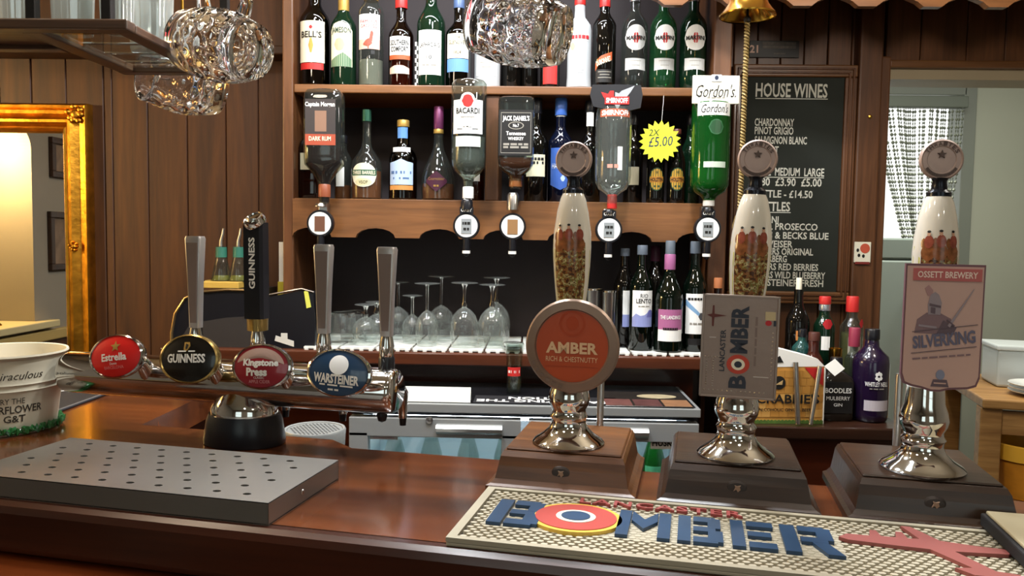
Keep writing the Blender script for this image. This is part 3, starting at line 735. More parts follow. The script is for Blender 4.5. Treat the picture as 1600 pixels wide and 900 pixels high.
def beer_pump(u, label, boxmat, lean, hs, clipfn, clipT=(0, 0, 0), clipS=(1, 1, 1), blank=False):
    p = thing('beer_pump', label, 'beer pump', UV(u, 0), (0, 0, BA), 'hand pulled beer pumps on the bar')
    hb = .052
    # wooden box: stepped plinth, sloping moulded sides, flat lid
    def frus(x0, x1, y0, y1, z0, X0, X1, Y0, Y1, z1):
        return MB().add([(x0, y0, z0), (x1, y0, z0), (x1, y1, z0), (x0, y1, z0), (X0, Y0, z1), (X1, Y0, z1), (X1, Y1, z1), (X0, Y1, z1)], [(3, 2, 1, 0), (4, 5, 6, 7), (0, 1, 5, 4), (1, 2, 6, 5), (2, 3, 7, 6), (3, 0, 4, 7)])
    a = MB()
    # cross-section (half width, front v, back v, z)
    sec = [(.094, -.034, .150, 0), (.094, -.034, .150, .009), (.089, -.029, .150, .011), (.084, -.024, .150, .016), (.081, -.020, .150, .032), (.079, -.016, .150, .043), (.076, -.010, .148, .049)]
    for s_, t_ in zip(sec, sec[1:]): a.v += frus(-s_[0], s_[0], s_[1], s_[2], s_[3], -t_[0], t_[0], t_[1], t_[2], t_[3]).v; k = len(a.v) - 8; a.f += [tuple(k + i for i in f) for f in [(3, 2, 1, 0), (4, 5, 6, 7), (0, 1, 5, 4), (1, 2, 6, 5), (2, 3, 7, 6), (3, 0, 4, 7)]]
    bx_ = ob('wooden_box', a, boxmat, p)
    ob('lid', MB().rbox(-.074, .074, -.006, .147, .0485, hb, .0015, 1), boxmat, p)
    bd = ob('box_badge', MB().lathe([(0, .0035), (.009, .003), (.0125, .0015), (.0135, 0)], 24).xf(Matrix.Translation((0, -.0185, .027)) @ Matrix.Rotation(R(84), 4, 'X') @ Matrix.Diagonal((1.15, .72, 1, 1))), pm('badge_bronze', '#3a3330', .4, .6), p)
    ob('badge_emblem', MB().prism([(-.004, -.003), (-.001, -.001), (.001, -.004), (.004, -.001), (.003, .002), (.004, .004), (0, .003), (-.003, .004), (-.002, .001)], -.0238, -.0225).xf(Matrix.Translation((0, 0, .0275))), pm('emblem_buff', '#8a6f5c' if not blank else '#4a4844', .5), p)
    # chrome pedestal
    v0 = .038
    ped = [(0, 0), (.046, 0), (.0475, .003), (.044, .007), (.034, .013), (.026, .021), (.0225, .029), (.0235, .034), (.025, .037), (.0225, .041), (.022, .046), (.026, .053), (.0275, .061), (.0255, .070), (.022, .080), (.0205, .10)]
    pd = ob('pedestal', MB().lathe(ped + [(0, .10)], 48), chrome, p, (0, v0, hb), smooth=True)
    # handle pivots on the pedestal
    hd = bpy.data.objects.new('handle', None)
    prof = [(.0135, .09), (.0165, .12), (.0175, .150), (.0170, .178), (.0185, .190), (.0215, .215), (.0240, .245), (.0250, .272), (.0240, .292), (.0205, .318), (.0165, .336), (.0135, .343)]
    prof = [(r_, z * hs) for r_, z in prof]
    ml = Matrix.Translation((0, v0, hb)) @ Matrix.Rotation(lean, 4, 'Y')
    hm = MB().lathe([(0, .088 * hs)] + prof + [(0, .3435 * hs)], 40).mesh('handle', True)
    hd = link('handle', hm, china, p); hd.matrix_local = ml
    # printed scene follows the china
    def wrap(name, mat, pts, dr=.0004):
        "outline in (angle deg, z) laid onto the handle"
        zs = [b for a_, b in pts]; z0, z1 = min(zs), max(zs); n = 8; V = []
        for i in range(n + 1):
            z = z0 + (z1 - z0) * i / n; xs = []
            for k in range(len(pts)):
                (a0, b0), (a1, b1) = pts[k], pts[(k + 1) % len(pts)]
                if min(b0, b1) - 1e-9 <= z <= max(b0, b1) + 1e-9:
                    if abs(b1 - b0) < 1e-9: xs += [a0, a1]
                    else: xs.append(a0 + (a1 - a0) * (z - b0) / (b1 - b0))
            r_ = interp(prof, z) + dr
            for t in range(7):
                aa = R(min(xs) + (max(xs) - min(xs)) * t / 6); V.append((r_ * math.sin(aa), -r_ * math.cos(aa), z))
        return ob(name, MB().add(V, [(7 * i + t, 7 * i + t + 1, 7 * i + t + 8, 7 * i + t + 7) for i in range(n) for t in range(6)]), mat, hd, smooth=True)
    h = hs
    g = h * 1.10
    wrap('grass_print', grass_p, [(-80, .150 * g), (80, .150 * g), (84, .20 * g), (74, .246 * g), (10, .240 * g), (-80, .256 * g), (-88, .20 * g)], .0002)
    wrap('hounds_print', hunt, [(-44, .160 * g), (50, .160 * g), (56, .20 * g), (50, .252 * g), (-50, .252 * g), (-52, .20 * g)], .0004)
    def oval(c, z, da, dz): return [(c + da * math.cos(R(20 * i)), z + dz * math.sin(R(20 * i))) for i in range(18)]
    for c, dz in ((-33, 0), (-3, .001), (30, .0005)):
        wrap('horse_print', horse_p, oval(c, .249 * g + dz, 18, .0100), .0006)
        wrap('horse_head_print', horse_p, oval(c - 13, .259 * g + dz, 7, .006), .0007)
        wrap('rider_print', coat_p, oval(c + 1, .2610 * g + dz, 12, .0078), .0009)
        wrap('face_print', pm('face_print', '#c79a80', .2), oval(c, .2695 * g + dz, 4.5, .0024), .0010)
        wrap('hat_print', blackink, oval(c, .2722 * g + dz, 5, .0015), .0011)
    f = ob('ferrule', MB().lathe([(0, .343 * h), (.0135, .343 * h), (.0135, .348 * h), (.009, .352 * h), (.0075, .362 * h), (.0095, .366 * h), (0, .367 * h)], 24), pm('dark_ferrule', '#2a2c33', .25, .7), p, smooth=True); f.matrix_local = ml
    zc_ = .366 * h + .0215; md = ob('medallion', MB().lathe([(0, -.004), (.0225, -.004), (.0238, -.002), (.0238, .002), (.0220, .004), (.0205, .003), (.016, .003), (.015, .0022), (0, .0022)], 40).xf(Matrix.Translation((0, 0, zc_)) @ Matrix.Rotation(R(90), 4, 'X')), medal, p, smooth=True, sharp=12); md.matrix_local = ml
    ink = pm('medallion_relief', '#54443f', .5, .3)
    s_ = 'THWAITES'
    def ring_text(s_, r_, a0, a1, flip=1):
        for i, ch in enumerate(s_):
            if ch == ' ': continue
            a = R(a0 + (a1 - a0) * i / (len(s_) - 1)); t = txt(md, ch, ink, 0, 0, .0042, .0046, y=0, bold=.03)
            t.matrix_local = Matrix.Translation((r_ * math.sin(a), -.0044, zc_ + r_ * math.cos(a))) @ Matrix.Rotation(a if flip > 0 else a + math.pi, 4, 'Y')
    ring_text('THWAITES', .0185, -58, 58); ring_text(['~1'] * 9, .0185, 232, 128, -1)
    star = [((.0052 if k % 2 == 0 else .0022) * math.sin(R(36 * k)), (.0052 if k % 2 == 0 else .0022) * math.cos(R(36 * k)) + zc_ + .006) for k in range(10)]
    ob('medallion_star', MB().prism(star, -.0042, -.0020), ink, md)
    clipfn(p, Matrix.Translation((0, v0, hb)) @ Matrix.Rotation(lean * .35, 4, 'Y') @ Matrix.Translation(clipT) @ Matrix.Diagonal((*clipS, 1)), v0, hb)
    return p

def clip_base(p, name, poly, mat, y, t, ml):
    o = ob(name, MB().prism(poly, y, y + t), mat, p); o.matrix_local = ml; return o

K1 = depth(UV(0, .02, 1.2)) / F; K2 = depth(UV(.221, .02, 1.2)) / F; K3 = depth(UV(.448, .02, 1.2)) / F
YCL = -.034                                       # clips stand this far in front of the handle axis
def clip_amber(p, ml, v0, hb):
    zc_ = .130 + .0; r_ = 73 * K1 * .965
    o = ob('pump_clip', MB().lathe([(0, -.004), (r_, -.004), (r_ + .0015, .002), (r_ - .001, .006), (r_ - .011, .0075), (r_ - .0125, .0045), (0, .0045)], 64).xf(Matrix.Translation((0, YCL, zc_)) @ Matrix.Rotation(R(90), 4, 'X')), pm('clip_bronze', '#8d7768', .4, .55, bump=.2, bscale=80), p, smooth=True); o.matrix_local = ml
    yf = YCL - .0048
    ob('clip_face', MB().prism(ell(0, zc_, r_ - .0128, r_ - .0128, 48), yf, yf + .001), pm('amber_enamel', '#ab451a', .35, var=.05, vscale=10), o)
    cr = pm('clip_cream', '#d8b48c', .5); dk = pm('clip_darkorange', '#a33c12', .5)
    ob('crest_ring', MB().lathe([(.0145, 0), (.0135, .0006), (.0165, .0006), (.0155, 0)], 32).xf(Matrix.Translation((0, yf, zc_ + .029)) @ Matrix.Rotation(R(90), 4, 'X')), dk, o)
    patch(o, 'crest', dk, ell(0, zc_ + .029, .008, .009), y=yf - .0006)
    txt(o, 'AMBER', cr, 0, zc_ - .002, .066, .0145, y=yf - .001, bold=.035)
    txt(o, 'RICH & CHESTNUTTY', cr, 0, zc_ - .0165, .066, .0065, y=yf - .001)
    patch(o, 'rule_line', dk, rect(-.034, .034, zc_ - .026, zc_ - .0255), y=yf - .0006)
    for k in range(6):
        a = R(205 + k * 10); t = txt(o, '~1', pm('clip_relief', '#6e5a4e', .5), 0, 0, .005, .006, bold=.02)
        t.matrix_local = Matrix.Translation((math.cos(a) * (r_ - .0055), YCL - .0079, zc_ + math.sin(a) * (r_ - .0055))) @ Matrix.Rotation(-(a + math.pi / 2), 4, 'Y')
    ob('clip_bracket', MB().rbox(-.008, .008, .004, -YCL - .012, zc_ - .02, zc_ + .01, .002).xf(Matrix.Translation((0, YCL, 0))), black, o)
def clip_bomber(p, ml, v0, hb):
    x0, x1, z0, z1 = -.050, .043, .052, .200
    al = pm('clip_metal', '#a08d84', .36, .7, bump=.15, bscale=90, var=.06, vscale=25)
    o = clip_base(p, 'pump_clip', rrect(x0, x1, z0, z1, .006), al, YCL, .006, ml); yf = YCL - .0002
    ob('clip_frame', MB().rbox(x0, x1, YCL - .0015, YCL, z1 - .003, z1, .0006).rbox(x0, x1, YCL - .0015, YCL, z0, z0 + .003, .0006).rbox(x0, x0 + .003, YCL - .0015, YCL, z0, z1, .0006).rbox(x1 - .003, x1, YCL - .0015, YCL, z0, z1, .0006), pm('clip_edge', '#b0a098', .3, .8), o)
    dn = pm('clip_navy', '#2a2e3a', .45)
    xb_ = x0 + .046; hgt = .021; zz0 = z0 + .015
    def vt(s, xc, zc, ln, hh, mt=dn, b=.04): txt(o, s, mt, xc, zc, ln, hh, y=yf - .0008, rot=R(90), bold=b)
    vt('B', xb_, zz0 + .009, .019, hgt); vt('MBER', xb_, zz0 + .084, .068, hgt)
    for nme, r_, mt_, q in (('roundel_red', .0138, pm('roundel_red2', '#b5402f', .4), 0), ('roundel_white', .0082, cream, .0004), ('roundel_navy', .0046, dn, .0008)):
        patch(o, nme, mt_, ell(xb_, zz0 + .034, r_, r_), y=yf - .0008 - q)
    vt('LANCASTER', x0 + .0265, z0 + .068, .060, .0065, dn, .02)
    vt('~5', x0 + .066, z0 + .083, .070, .0035, pm('clip_fade', '#7d6a64', .5), 0)
    pl_ = [(x0 + .006, z1 - .030), (x0 + .012, z1 - .028), (x0 + .0125, z1 - .016), (x0 + .0145, z1 - .016), (x0 + .015, z1 - .028), (x0 + .030, z1 - .030), (x0 + .015, z1 - .033), (x0 + .0145, z1 - .046), (x0 + .0125, z1 - .046), (x0 + .012, z1 - .033)]
    ob('aeroplane_print', MB().prism(pl_, yf - .001, yf), pm('clip_maroon', '#5c2a26', .5), o)
    patch(o, 'flag_print', pm('flag_buff', '#c0ad86', .5), rect(x1 - .017, x1 - .005, z1 - .034, z1 - .022), y=yf - .0006)
    patch(o, 'flag_disc', red, ell(x1 - .013, z1 - .038, .0038, .0038, 16), y=yf - .0008); patch(o, 'flag_stripe', dn, rect(x1 - .007, x1 - .004, z1 - .042, z1 - .034), y=yf - .0008)
    m = MB()
    def rivet(x, z): m.add([(x - .001, yf, z - .001), (x + .001, yf, z - .001), (x + .001, yf, z + .001), (x - .001, yf, z + .001), (x, yf - .001, z)], [(0, 1, 4), (1, 2, 4), (2, 3, 4), (3, 0, 4)])
    for k in range(14): rivet(x0 + .006 + k * .0056, z0 + .010)
    for k in range(12): rivet(x0 + .008, z0 + .016 + k * .0036); rivet(x0 + .016, z0 + .016 + k * .0036); rivet(x1 - .007, z0 + .030 + k * .006)
    for k in range(5): rivet(x0 + .006 + k * .004, z0 + .058)
    ob('rivets', m, pm('rivet_light', '#c9bfb8', .3, .8), o)
    patch(o, 'panel_seam', pm('seam_light', '#cfc6c0', .4), rect(x1 - .028, x1 - .010, z0 + .032, z0 + .0330), y=yf - .0006)
    patch(o, 'panel_seam', MC['seam_light'], rect(x0 + .010, x0 + .018, z1 - .0625, z1 - .0615), y=yf - .0006)
def clip_knight(p, ml, v0, hb):
    x0, x1, z0, z1 = -.046, .058, .079, .226
    pk = pm('clip_pink', '#bb9a90', .45, var=.03, vscale=12); mr = pm('clip_purple_edge', '#6d4a52', .45)
    outl = [(x0, z0 + .018), (x0 + .004, z0 + .008), (x0 + .014, z0 + .005), (x0 + .028, z0 + .003), (x0 + .040, z0), (x0 + .052, z0), (x0 + .064, z0 + .003), (x1 - .014, z0 + .005), (x1 - .004, z0 + .008), (x1, z0 + .018), (x1, z1), (x0, z1)]
    o = clip_base(p, 'pump_clip', outl, mr, YCL, .006, ml); yf = YCL
    cx, cz = (x0 + x1) / 2, (z0 + z1) / 2
    ob('clip_face', MB().prism([(cx + (a - cx) * .955, cz + (b - cz) * .965) for a, b in outl], yf - .0008, yf), pk, o)
    ob('brewery_banner', MB().prism(rect(x0 + .010, x1 - .005, z1 - .019, z1 - .005), yf - .002, yf - .0006), pm('banner_red', '#b05a58', .45), o)
    txt(o, 'OSSETT BREWERY', pm('banner_text', '#e4cfc4', .5), cx + .0025, z1 - .012, .078, .0075, y=yf - .0024, bold=.02)
    gr = pm('knight_grey', '#7b6268', .5); dg = pm('knight_dark', '#5a4a54', .5); bl = pm('knight_steel', '#8d8088', .4)
    y1 = yf - .0012
    kx, kz = x0 + .040, z1 - .058
    for nme, pts, mt_, q in (('knight_shoulders', [(-.025, -.022), (.028, -.022), (.022, -.004), (.008, .002), (-.010, .002), (-.022, -.006)], gr, 0),
                             ('knight_arm', [(.004, -.022), (.026, -.022), (.030, -.014), (.012, -.006)], dg, .0003),
                             ('knight_helmet', [(-.008, 0), (.008, 0), (.009, .014), (.005, .023), (0, .026), (-.006, .023), (-.009, .012)], bl, .0004),
                             ('knight_visor', [(-.007, .010), (.008, .008), (.008, .0105), (-.007, .013)], dg, .0008),
                             ('knight_visor', [(-.005, .002), (.001, .001), (.001, .008), (-.005, .0085)], dg, .0008),
                             ('knight_plume', [(-.010, .022), (-.004, .020), (-.003, .028), (-.009, .034), (-.014, .030)], pm('plume', '#a07a7a', .5), .0002),
                             ('knight_belt', [(-.020, -.014), (.004, -.016), (.004, -.0135), (-.020, -.0115)], bl, .0005)):
        patch(o, nme, mt_, [(kx + a, kz + b) for a, b in pts], y=y1 - q)
    patch(o, 'sword', bl, [(kx + .018, kz - .012), (kx + .021, kz - .014), (kx + .050, kz + .030), (kx + .0495, kz + .031)], y=y1 - .0008)
    patch(o, 'sword_guard', dg, [(kx + .016, kz - .006), (kx + .0265, kz - .013), (kx + .0275, kz - .0115), (kx + .017, kz - .0045)], y=y1 - .001)
    txt(o, 'SILVERKING', pm('silver_text', '#5c5a72', .4), cx + .002, z0 + .061, .082, .015, y=yf - .002, bold=.035, rot=R(7))
    for dz in (.013, -.012): patch(o, 'rule_line', dg, [(x0 + .012, z0 + .055 + dz), (x1 - .007, z0 + .066 + dz), (x1 - .007, z0 + .0668 + dz), (x0 + .012, z0 + .0558 + dz)], y=yf - .0018)
    txt(o, '~7', gr, cx, z0 + .041, .076, .0028, y=yf - .0016, rot=R(6))
    patch(o, 'crest', pm('crest_blue', '#7a7f96', .4), ell(cx, z0 + .020, .0058, .0058), y=yf - .0016)
    patch(o, 'crest_base', dg, [(cx - .012, z0 + .006), (cx + .012, z0 + .006), (cx + .009, z0 + .0145), (cx - .009, z0 + .0145)], y=yf - .0013)
    patch(o, 'crest_line', pk, rect(cx - .008, cx + .008, z0 + .0095, z0 + .011), y=yf - .0019)

beer_pump(.008, 'ceramic handled beer pump with round orange clip on a mid brown box', w_pump1, 0, .957, clip_amber, (.008, 0, .004))
beer_pump(.221, 'ceramic handled beer pump with rectangular metal aeroplane clip', w_pump2, R(2.3), .955, clip_bomber, (.0, 0, .079 - .052 * .85), (.97, 1, .85))
beer_pump(.437, 'ceramic handled beer pump with pink knight shield clip', w_pump2, R(.8), .948, clip_knight, (.0, 0, .021), (.80, 1, 1), True)

# slim steel posts behind the pumps
for i, (px, py0, py1, v, hw) in enumerate(((938, 588, 664, .128, 5), (1403, 560, 700, .128, 5))):
    p = PZ(px, py1, ZB); pu = W2L(*PY(px, py0, UV(.0, .13).y - .02 * (i * 5)).to_2d())
    q = UV((.055 if i == 0 else .405), .1); 
    o = ob('steel_post', MB().lathe([(0, 0), (.011, 0), (.011, .003), (.005, .004), (.005, .145), (.004, .148), (0, .148)], 20), chrome_b, None, (PY(px, 640, 1.14 - i * .08).x, 1.14 - i * .08, ZB), smooth=True)
    tag(o, ['slim upright steel tube behind the orange clipped beer pump', 'slim upright steel tube beside the pink clipped beer pump'][i], 'tube')

# ================================================================== helpers that place by what is seen
def proj(p):
    q = CROT.transposed() @ (Vector(p) - CAMP); return 800 + F * q.x / -q.z, 450 - F * q.y / -q.z
def PV(px, py, v):
    "bar-frame (u, z) of the point seen at px, py on the upright plane v"
    d = ray(px, py); t = (v - (CAMP - BO).dot(BV)) / d.dot(BV); q = CAMP + d * t
    return W2L(q.x, q.y)[0], q.z

# ================================================================== BEER FONT
vfnt = .100
uL, zc0 = PV(106, 585, vfnt); uR, _ = PV(622, 610, vfnt); uC, _ = PV(382, 610, vfnt)
zf = PV(382, 597, vfnt)[1]; rf = .034
ft = thing('beer_font', 'chrome T bar beer font with four oval badges and five taps', 'beer font', UV(0, 0, 0), (0, 0, BA))
ft['label'] = 'chrome T bar beer font with four oval badges on the bar'
ob('crossbar', MB().lathe([(0, 0), (rf * .8, 0), (rf * .95, .004), (rf, .010), (rf, uR - uL - .010), (rf * .95, uR - uL - .004), (rf * .8, uR - uL), (0, uR - uL)], 48).xf(Matrix.Translation((uL, vfnt, zf)) @ Matrix.Rotation(R(90), 4, 'Y')), chrome, ft, smooth=True)
ob('column', MB().lathe([(.052, ZB + .045), (.052, ZB + .055), (.046, ZB + .066), (.038, ZB + .078), (.036, zf - .01), (0, zf - .01)], 48).xf(Matrix.Translation((uC, vfnt, 0)) @ Matrix.Diagonal((1.0, .85, 1, 1))), chrome, ft, smooth=True)
ob('column_base', MB().lathe([(0, ZB + .001), (.064, ZB + .001), (.0645, ZB + .006), (.060, ZB + .035), (.056, ZB + .046), (0, ZB + .046)], 48).xf(Matrix.Translation((uC, vfnt, 0)) @ Matrix.Diagonal((1, .8, 1, 1))), black, ft, smooth=True)
# spouts on the serving side and one seen under the right end
for px in (300, 411, 505, 604):
    u, _ = PV(px, 620, vfnt)
    sp_ = ob('spout', MB().tube([(u, vfnt + .03, zf - .004), (u, vfnt + .055, zf - .006), (u, vfnt + .066, zf - .016), (u, vfnt + .068, zf - .055)], [.009, .009, .009, .007], 12), chrome, ft, smooth=True)
    ob('nozzle', MB().lathe([(0, -.012), (.005, -.012), (.006, 0), (0, 0)], 12).xf(Matrix.Translation((u, vfnt + .068, zf - .055))), black, sp_)
u, z = PV(597, 650, vfnt)
ob('drain_tip', MB().lathe([(0, -.016), (.006, -.013), (.008, -.006), (.008, .006), (0, .006)], 16).xf(Matrix.Translation((u, vfnt, zf - rf + .002))), black, ft)

def lens(px, py, a, b, tilt, bez, face, fill, yaw=0):
    "oval badge on a short stem; fill(o, k) adds the print in the badge frame, x right, z up, facing -y"
    vv = .028; u, z = PV(px, py, vv); kx = depth(UV(u, vv, z)) / F; A, B_ = a * kx * 1.11, b * kx * 1.05
    M = Matrix.Translation((u, vv, z)) @ Matrix.Rotation(yaw, 4, 'Z') @ Matrix.Rotation(R(-9), 4, 'X') @ Matrix.Rotation(tilt, 4, 'Y')
    q = Matrix.Rotation(R(90), 4, 'X') @ Matrix.Diagonal((A, B_, 1, 1))
    o = ob('oval_badge', MB().lathe([(0, -.022), (.35, -.020), (.78, -.012), (.97, -.003), (1, .003), (.985, .007), (.93, .0085), (.90, .007), (0, .007)], 56).xf(q), bez, ft, smooth=True)
    o.matrix_local = M
    ob('badge_face', MB().lathe([(0, .0125), (.35, .0118), (.65, .0102), (.90, .0072), (.90, .006), (0, .006)], 56).xf(q), face, o, smooth=True)
    def dome(x, zz): return -(.0127 - .0056 * min(1, ((x / A) ** 2 + (zz / B_) ** 2) / .81))
    class Kit: pass
    kit = Kit(); kit.k = kx; kit.A = A; kit.B = B_
    def bend(ob_):
        for vtx in ob_.data.vertices: vtx.co.y = dome(vtx.co.x, vtx.co.z) + vtx.co.y
        return ob_
    kit.text = lambda s, mt, x, zz, w_, h, **kw: bend(txt(o, s, mt, x * kx, zz * kx, w_ * kx, h * kx, y=-.0011, **kw))
    def shape(nm, mt, pts, d=.0008):
        n = len(pts); cx = sum(q[0] for q in pts) / n; cz = sum(q[1] for q in pts) / n; m = MB()
        for s_ in (1, .75, .5, .25): m.v += [((cx + (x - cx) * s_) * kx, -d, (cz + (zz - cz) * s_) * kx) for x, zz in pts]
        m.v.append((cx * kx, -d, cz * kx))
        for j in range(3): m.f += [(j * n + i, j * n + (i + 1) % n, (j + 1) * n + (i + 1) % n, (j + 1) * n + i) for i in range(n)]
        m.f += [(3 * n + i, 3 * n + (i + 1) % n, 4 * n) for i in range(n)]
        return bend(ob(nm, m, mt, o))
    kit.shape = shape
    fill(kit)
    st = ob('badge_stem', MB().tube([(u, vv + .018, z), (u + .01, vv + .040, z * .6 + zf * .4), (u + .014, vfnt - rf * .6, zf + .004)], [.013, .012, .014], 16), chrome, ft, smooth=True)
    return o
wht = pm('badge_white', '#f1ede6', .3)
lensclear = pm('badge_chrome', '#b9b4b0', .12, 1)
def f_star(k):
    k.text('Estrella', wht, 1, -1, 44, 12, bold=.03)
    k.text('Damm', wht, 0, -11, 12, 4); k.text('BARCELONA', pm('pink_text', '#e08a86', .4), 0, -17, 34, 5)
    k.shape('gold_star', gold_ink, [((9 if i % 2 == 0 else 3.8) * math.sin(R(36 * i)) + 4, (9 if i % 2 == 0 else 3.8) * math.cos(R(36 * i)) + 15) for i in range(10)])
lens(186, 557, 44, 33, R(-8), lensclear, pm('badge_red', '#d8231f', .3, coat=.5), f_star)
def f_stout(k):
    k.text('GUINNESS', wht, -1, 1, 66, 14, bold=.035)
    k.shape('gold_harp', gold_ink, [(-5, 14), (1, 12), (6, 20), (4, 26), (-5, 26)])
    k.shape('harp_gap', blackink, [(-2, 16), (1, 15), (3, 22), (-2, 24)], .0012)
    k.text('~2', wht, 0, 12, 30, 3)
o = lens(299, 561, 47, 37, R(-3), pm('badge_gold', '#a98f58', .25, .9), pm('badge_black', '#17130f', .25, coat=.4), f_stout)
def f_cider(k):
    top = [(41 * math.cos(R(t)), 29 * math.sin(R(t))) for t in range(8, 173, 8)]
    k.shape('badge_upper', pm('badge_silvery', '#c9a79a', .3, .4), top)
    k.text('Kingstone', wht, 2, 5, 60, 14, bold=.05); k.text('Press', wht, -4, -8, 36, 13, bold=.05)
    k.text('CLASSIC', wht, 0, -17, 18, 3.5); k.text('APPLE CIDER', pm('pink_text2', '#e0a0a0', .4), 0, -23, 36, 5)
lens(412, 573, 46, 34, R(-2), lensclear, pm('badge_maroon', '#931f2b', .3, coat=.5), f_cider)
def f_lager(k):
    k.shape('white_disc', pm('badge_glow', '#ffffff', .4), ell(2, 13, 16, 15))
    k.text('WARSTEINER', wht, -1, -9, 76, 15, bold=.04); k.text('~3', wht, 0, -19, 56, 3.5); k.text('~2', wht, -4, -26, 18, 4)
lens(532, 583, 49, 36, R(3), chrome, pm('badge_navy', '#27415f', .25, coat=.5), f_lager)

tap_s = pm('tap_silver', '#b9b2ae', .3, .75); tap_i = pm('tap_inset', '#8a7972', .3, .4)
def tap(px, pyt, pyb, wt_, wb_, style=0, lean=0):
    vt = vfnt + .004; u, zt_ = PV(px, pyt, vt); zb_ = zf + rf - .004; kx = depth(UV(u, vt, zt_)) / F; H = zt_ - zb_
    o = thing_part('tap', ft, (u, vt, zb_), (0, lean, 0))
    ob('collar', MB().lathe([(0, 0), (.012, 0), (.012, .018), (.0105, .021), (0, .021)], 24), black, o, smooth=True)
    ob('ferrule', MB().lathe([(0, .021), (.0105, .021), (.0112, .024), (.0112, .036), (.0105, .041), (.0085, .051), (0, .051)], 24), chrome, o, smooth=True)
    a, b = wb_ * kx / 2, wt_ * kx / 2; z0, z1 = .051, H
    if style == 0:
        m = MB(); sec = []
        for z, hw, dy in ((z0, a, a * .8), (z0 + (z1 - z0) * .5, (a + b) / 2 * .97, a * .8), (z1 - .004, b, b * .62), (z1, b * .9, b * .55)):
            sec.append([(x, y, z) for x, y in rrect(-hw, hw, -dy, dy, min(hw, dy) * .35, 3)])
        n = len(sec[0])
        for s_ in sec: m.v += s_
        for j in range(3): m.f += [(j * n + i, j * n + (i + 1) % n, (j + 1) * n + (i + 1) % n, (j + 1) * n + i) for i in range(n)]
        m.f += [tuple(range(n - 1, -1, -1)), tuple(3 * n + i for i in range(n))]
        ob('lever', m, tap_s, o, smooth=True)
        y0, y1 = -a * .8 - .0012, -b * .62 - .0012
        ob('lever_inset', MB().add([(-a * .62, y0, z0 + .008), (a * .62, y0, z0 + .008), (b * .72, y1, z1 - .010), (-b * .72, y1, z1 - .010), (-a * .62, y0 + .002, z0 + .008), (a * .62, y0 + .002, z0 + .008), (b * .72, y1 + .003, z1 - .010), (-b * .72, y1 + .003, z1 - .010)],
            [(0, 1, 2, 3), (0, 4, 5, 1), (1, 5, 6, 2), (2, 6, 7, 3), (3, 7, 4, 0)]), tap_i, o)
    else:
        ob('gold_band', MB().lathe([(0, z0), (a * 1.02, z0), (a * 1.06, z0 + .018), (0, z0 + .018)], 32), pm('band_gold', '#9a7f4a', .3, .8), o, smooth=True)
        lev = [(-a, -a * .8), (a * .75, -a * .8), (a, -a * .5), (a, a * .6), (-a, a * .6)]
        ob('lever', MB().prism(lev, z0 + .018, z1 - .022, 'xy'), black, o)
        txt(o, 'GUINNESS', wht, -a * .06, z0 + .018 + (z1 - z0 - .04) * .58, .078, .0105, y=-a * .8 - .0006, rot=R(90), bold=.03)
        # slanted oval chrome end
        cap = MB().lathe([(0, 0), (1.0, 0), (1.06, .4), (1.0, .9), (.88, 1.0), (.82, .85), (0, .8)], 32).xf(Matrix.Translation((.001, -.002, z1 - .024)) @ Matrix.Rotation(R(-16), 4, 'Y') @ Matrix.Rotation(R(34), 4, 'X') @ Matrix.Diagonal((a * 1.08, a * 1.12, .012, 1)))
        ob('chrome_cap', cap, chrome, o, smooth=True)
        ob('cap_base', MB().lathe([(a * .95, z1 - .030), (a * .95, z1 - .016), (0, z1 - .016)], 24), chrome_b, o, smooth=True)
    return o
def thing_part(name, parent, loc, rot):
    o = bpy.data.objects.new(name, None); C.objects.link(o); o.parent = parent; o.location = loc; o.rotation_euler = rot; o.empty_display_size = .02; return o
tap(305, 369, 525, 28, 17); tap(402, 325, 530, 33, 31, 1, R(-.5)); tap(506, 382, 545, 29, 18); tap(605, 386, 555, 30, 18)

# ------------------------------------------------------------------ working-side drip tray behind the font
p = PZ(492, 672, 1.045)
dt = thing('font_drip_tray', 'rounded grey plastic drip tray with pierced grid behind the font', 'drip tray', (p.x, p.y + .0, 1.012))
gpl = pm('tray_grey_plastic', '#8f918f', .4, .2)
R_ = .056
ob('bowl', MB().lathe([(0, 0), (R_ * .9, 0), (R_ * .97, .004), (R_, .034), (R_ * .97, .037), (R_ * .90, .036), (R_ * .88, .030), (0, .030)], 44), gpl, dt, smooth=True)
m = MB()
for i in range(-6, 7):
    for j in range(-6, 7):
        x, y = i * .0074 + (j % 2) * .0037, j * .0066
        if math.hypot(x, y) < R_ * .80: m.lathe([(.0022, .0353), (0, .0353)], 6).v[-7:]; m.v[-7:] = [(a + x, b + y, c) for a, b, c in m.v[-7:]]
ob('grid', MB().lathe([(0, .0345), (R_ * .88, .0345), (R_ * .88, .035), (0, .035)], 44), pm('grid_light', '#a9aba8', .35, .5), dt)
hp = ob('grid_holes', m, blackm, dt); hp['kind'] = 'stuff'
ob('bracket', MB().rbox(-.02, .02, -.01, .01, -1.012, 0, .002), blackm, dt)

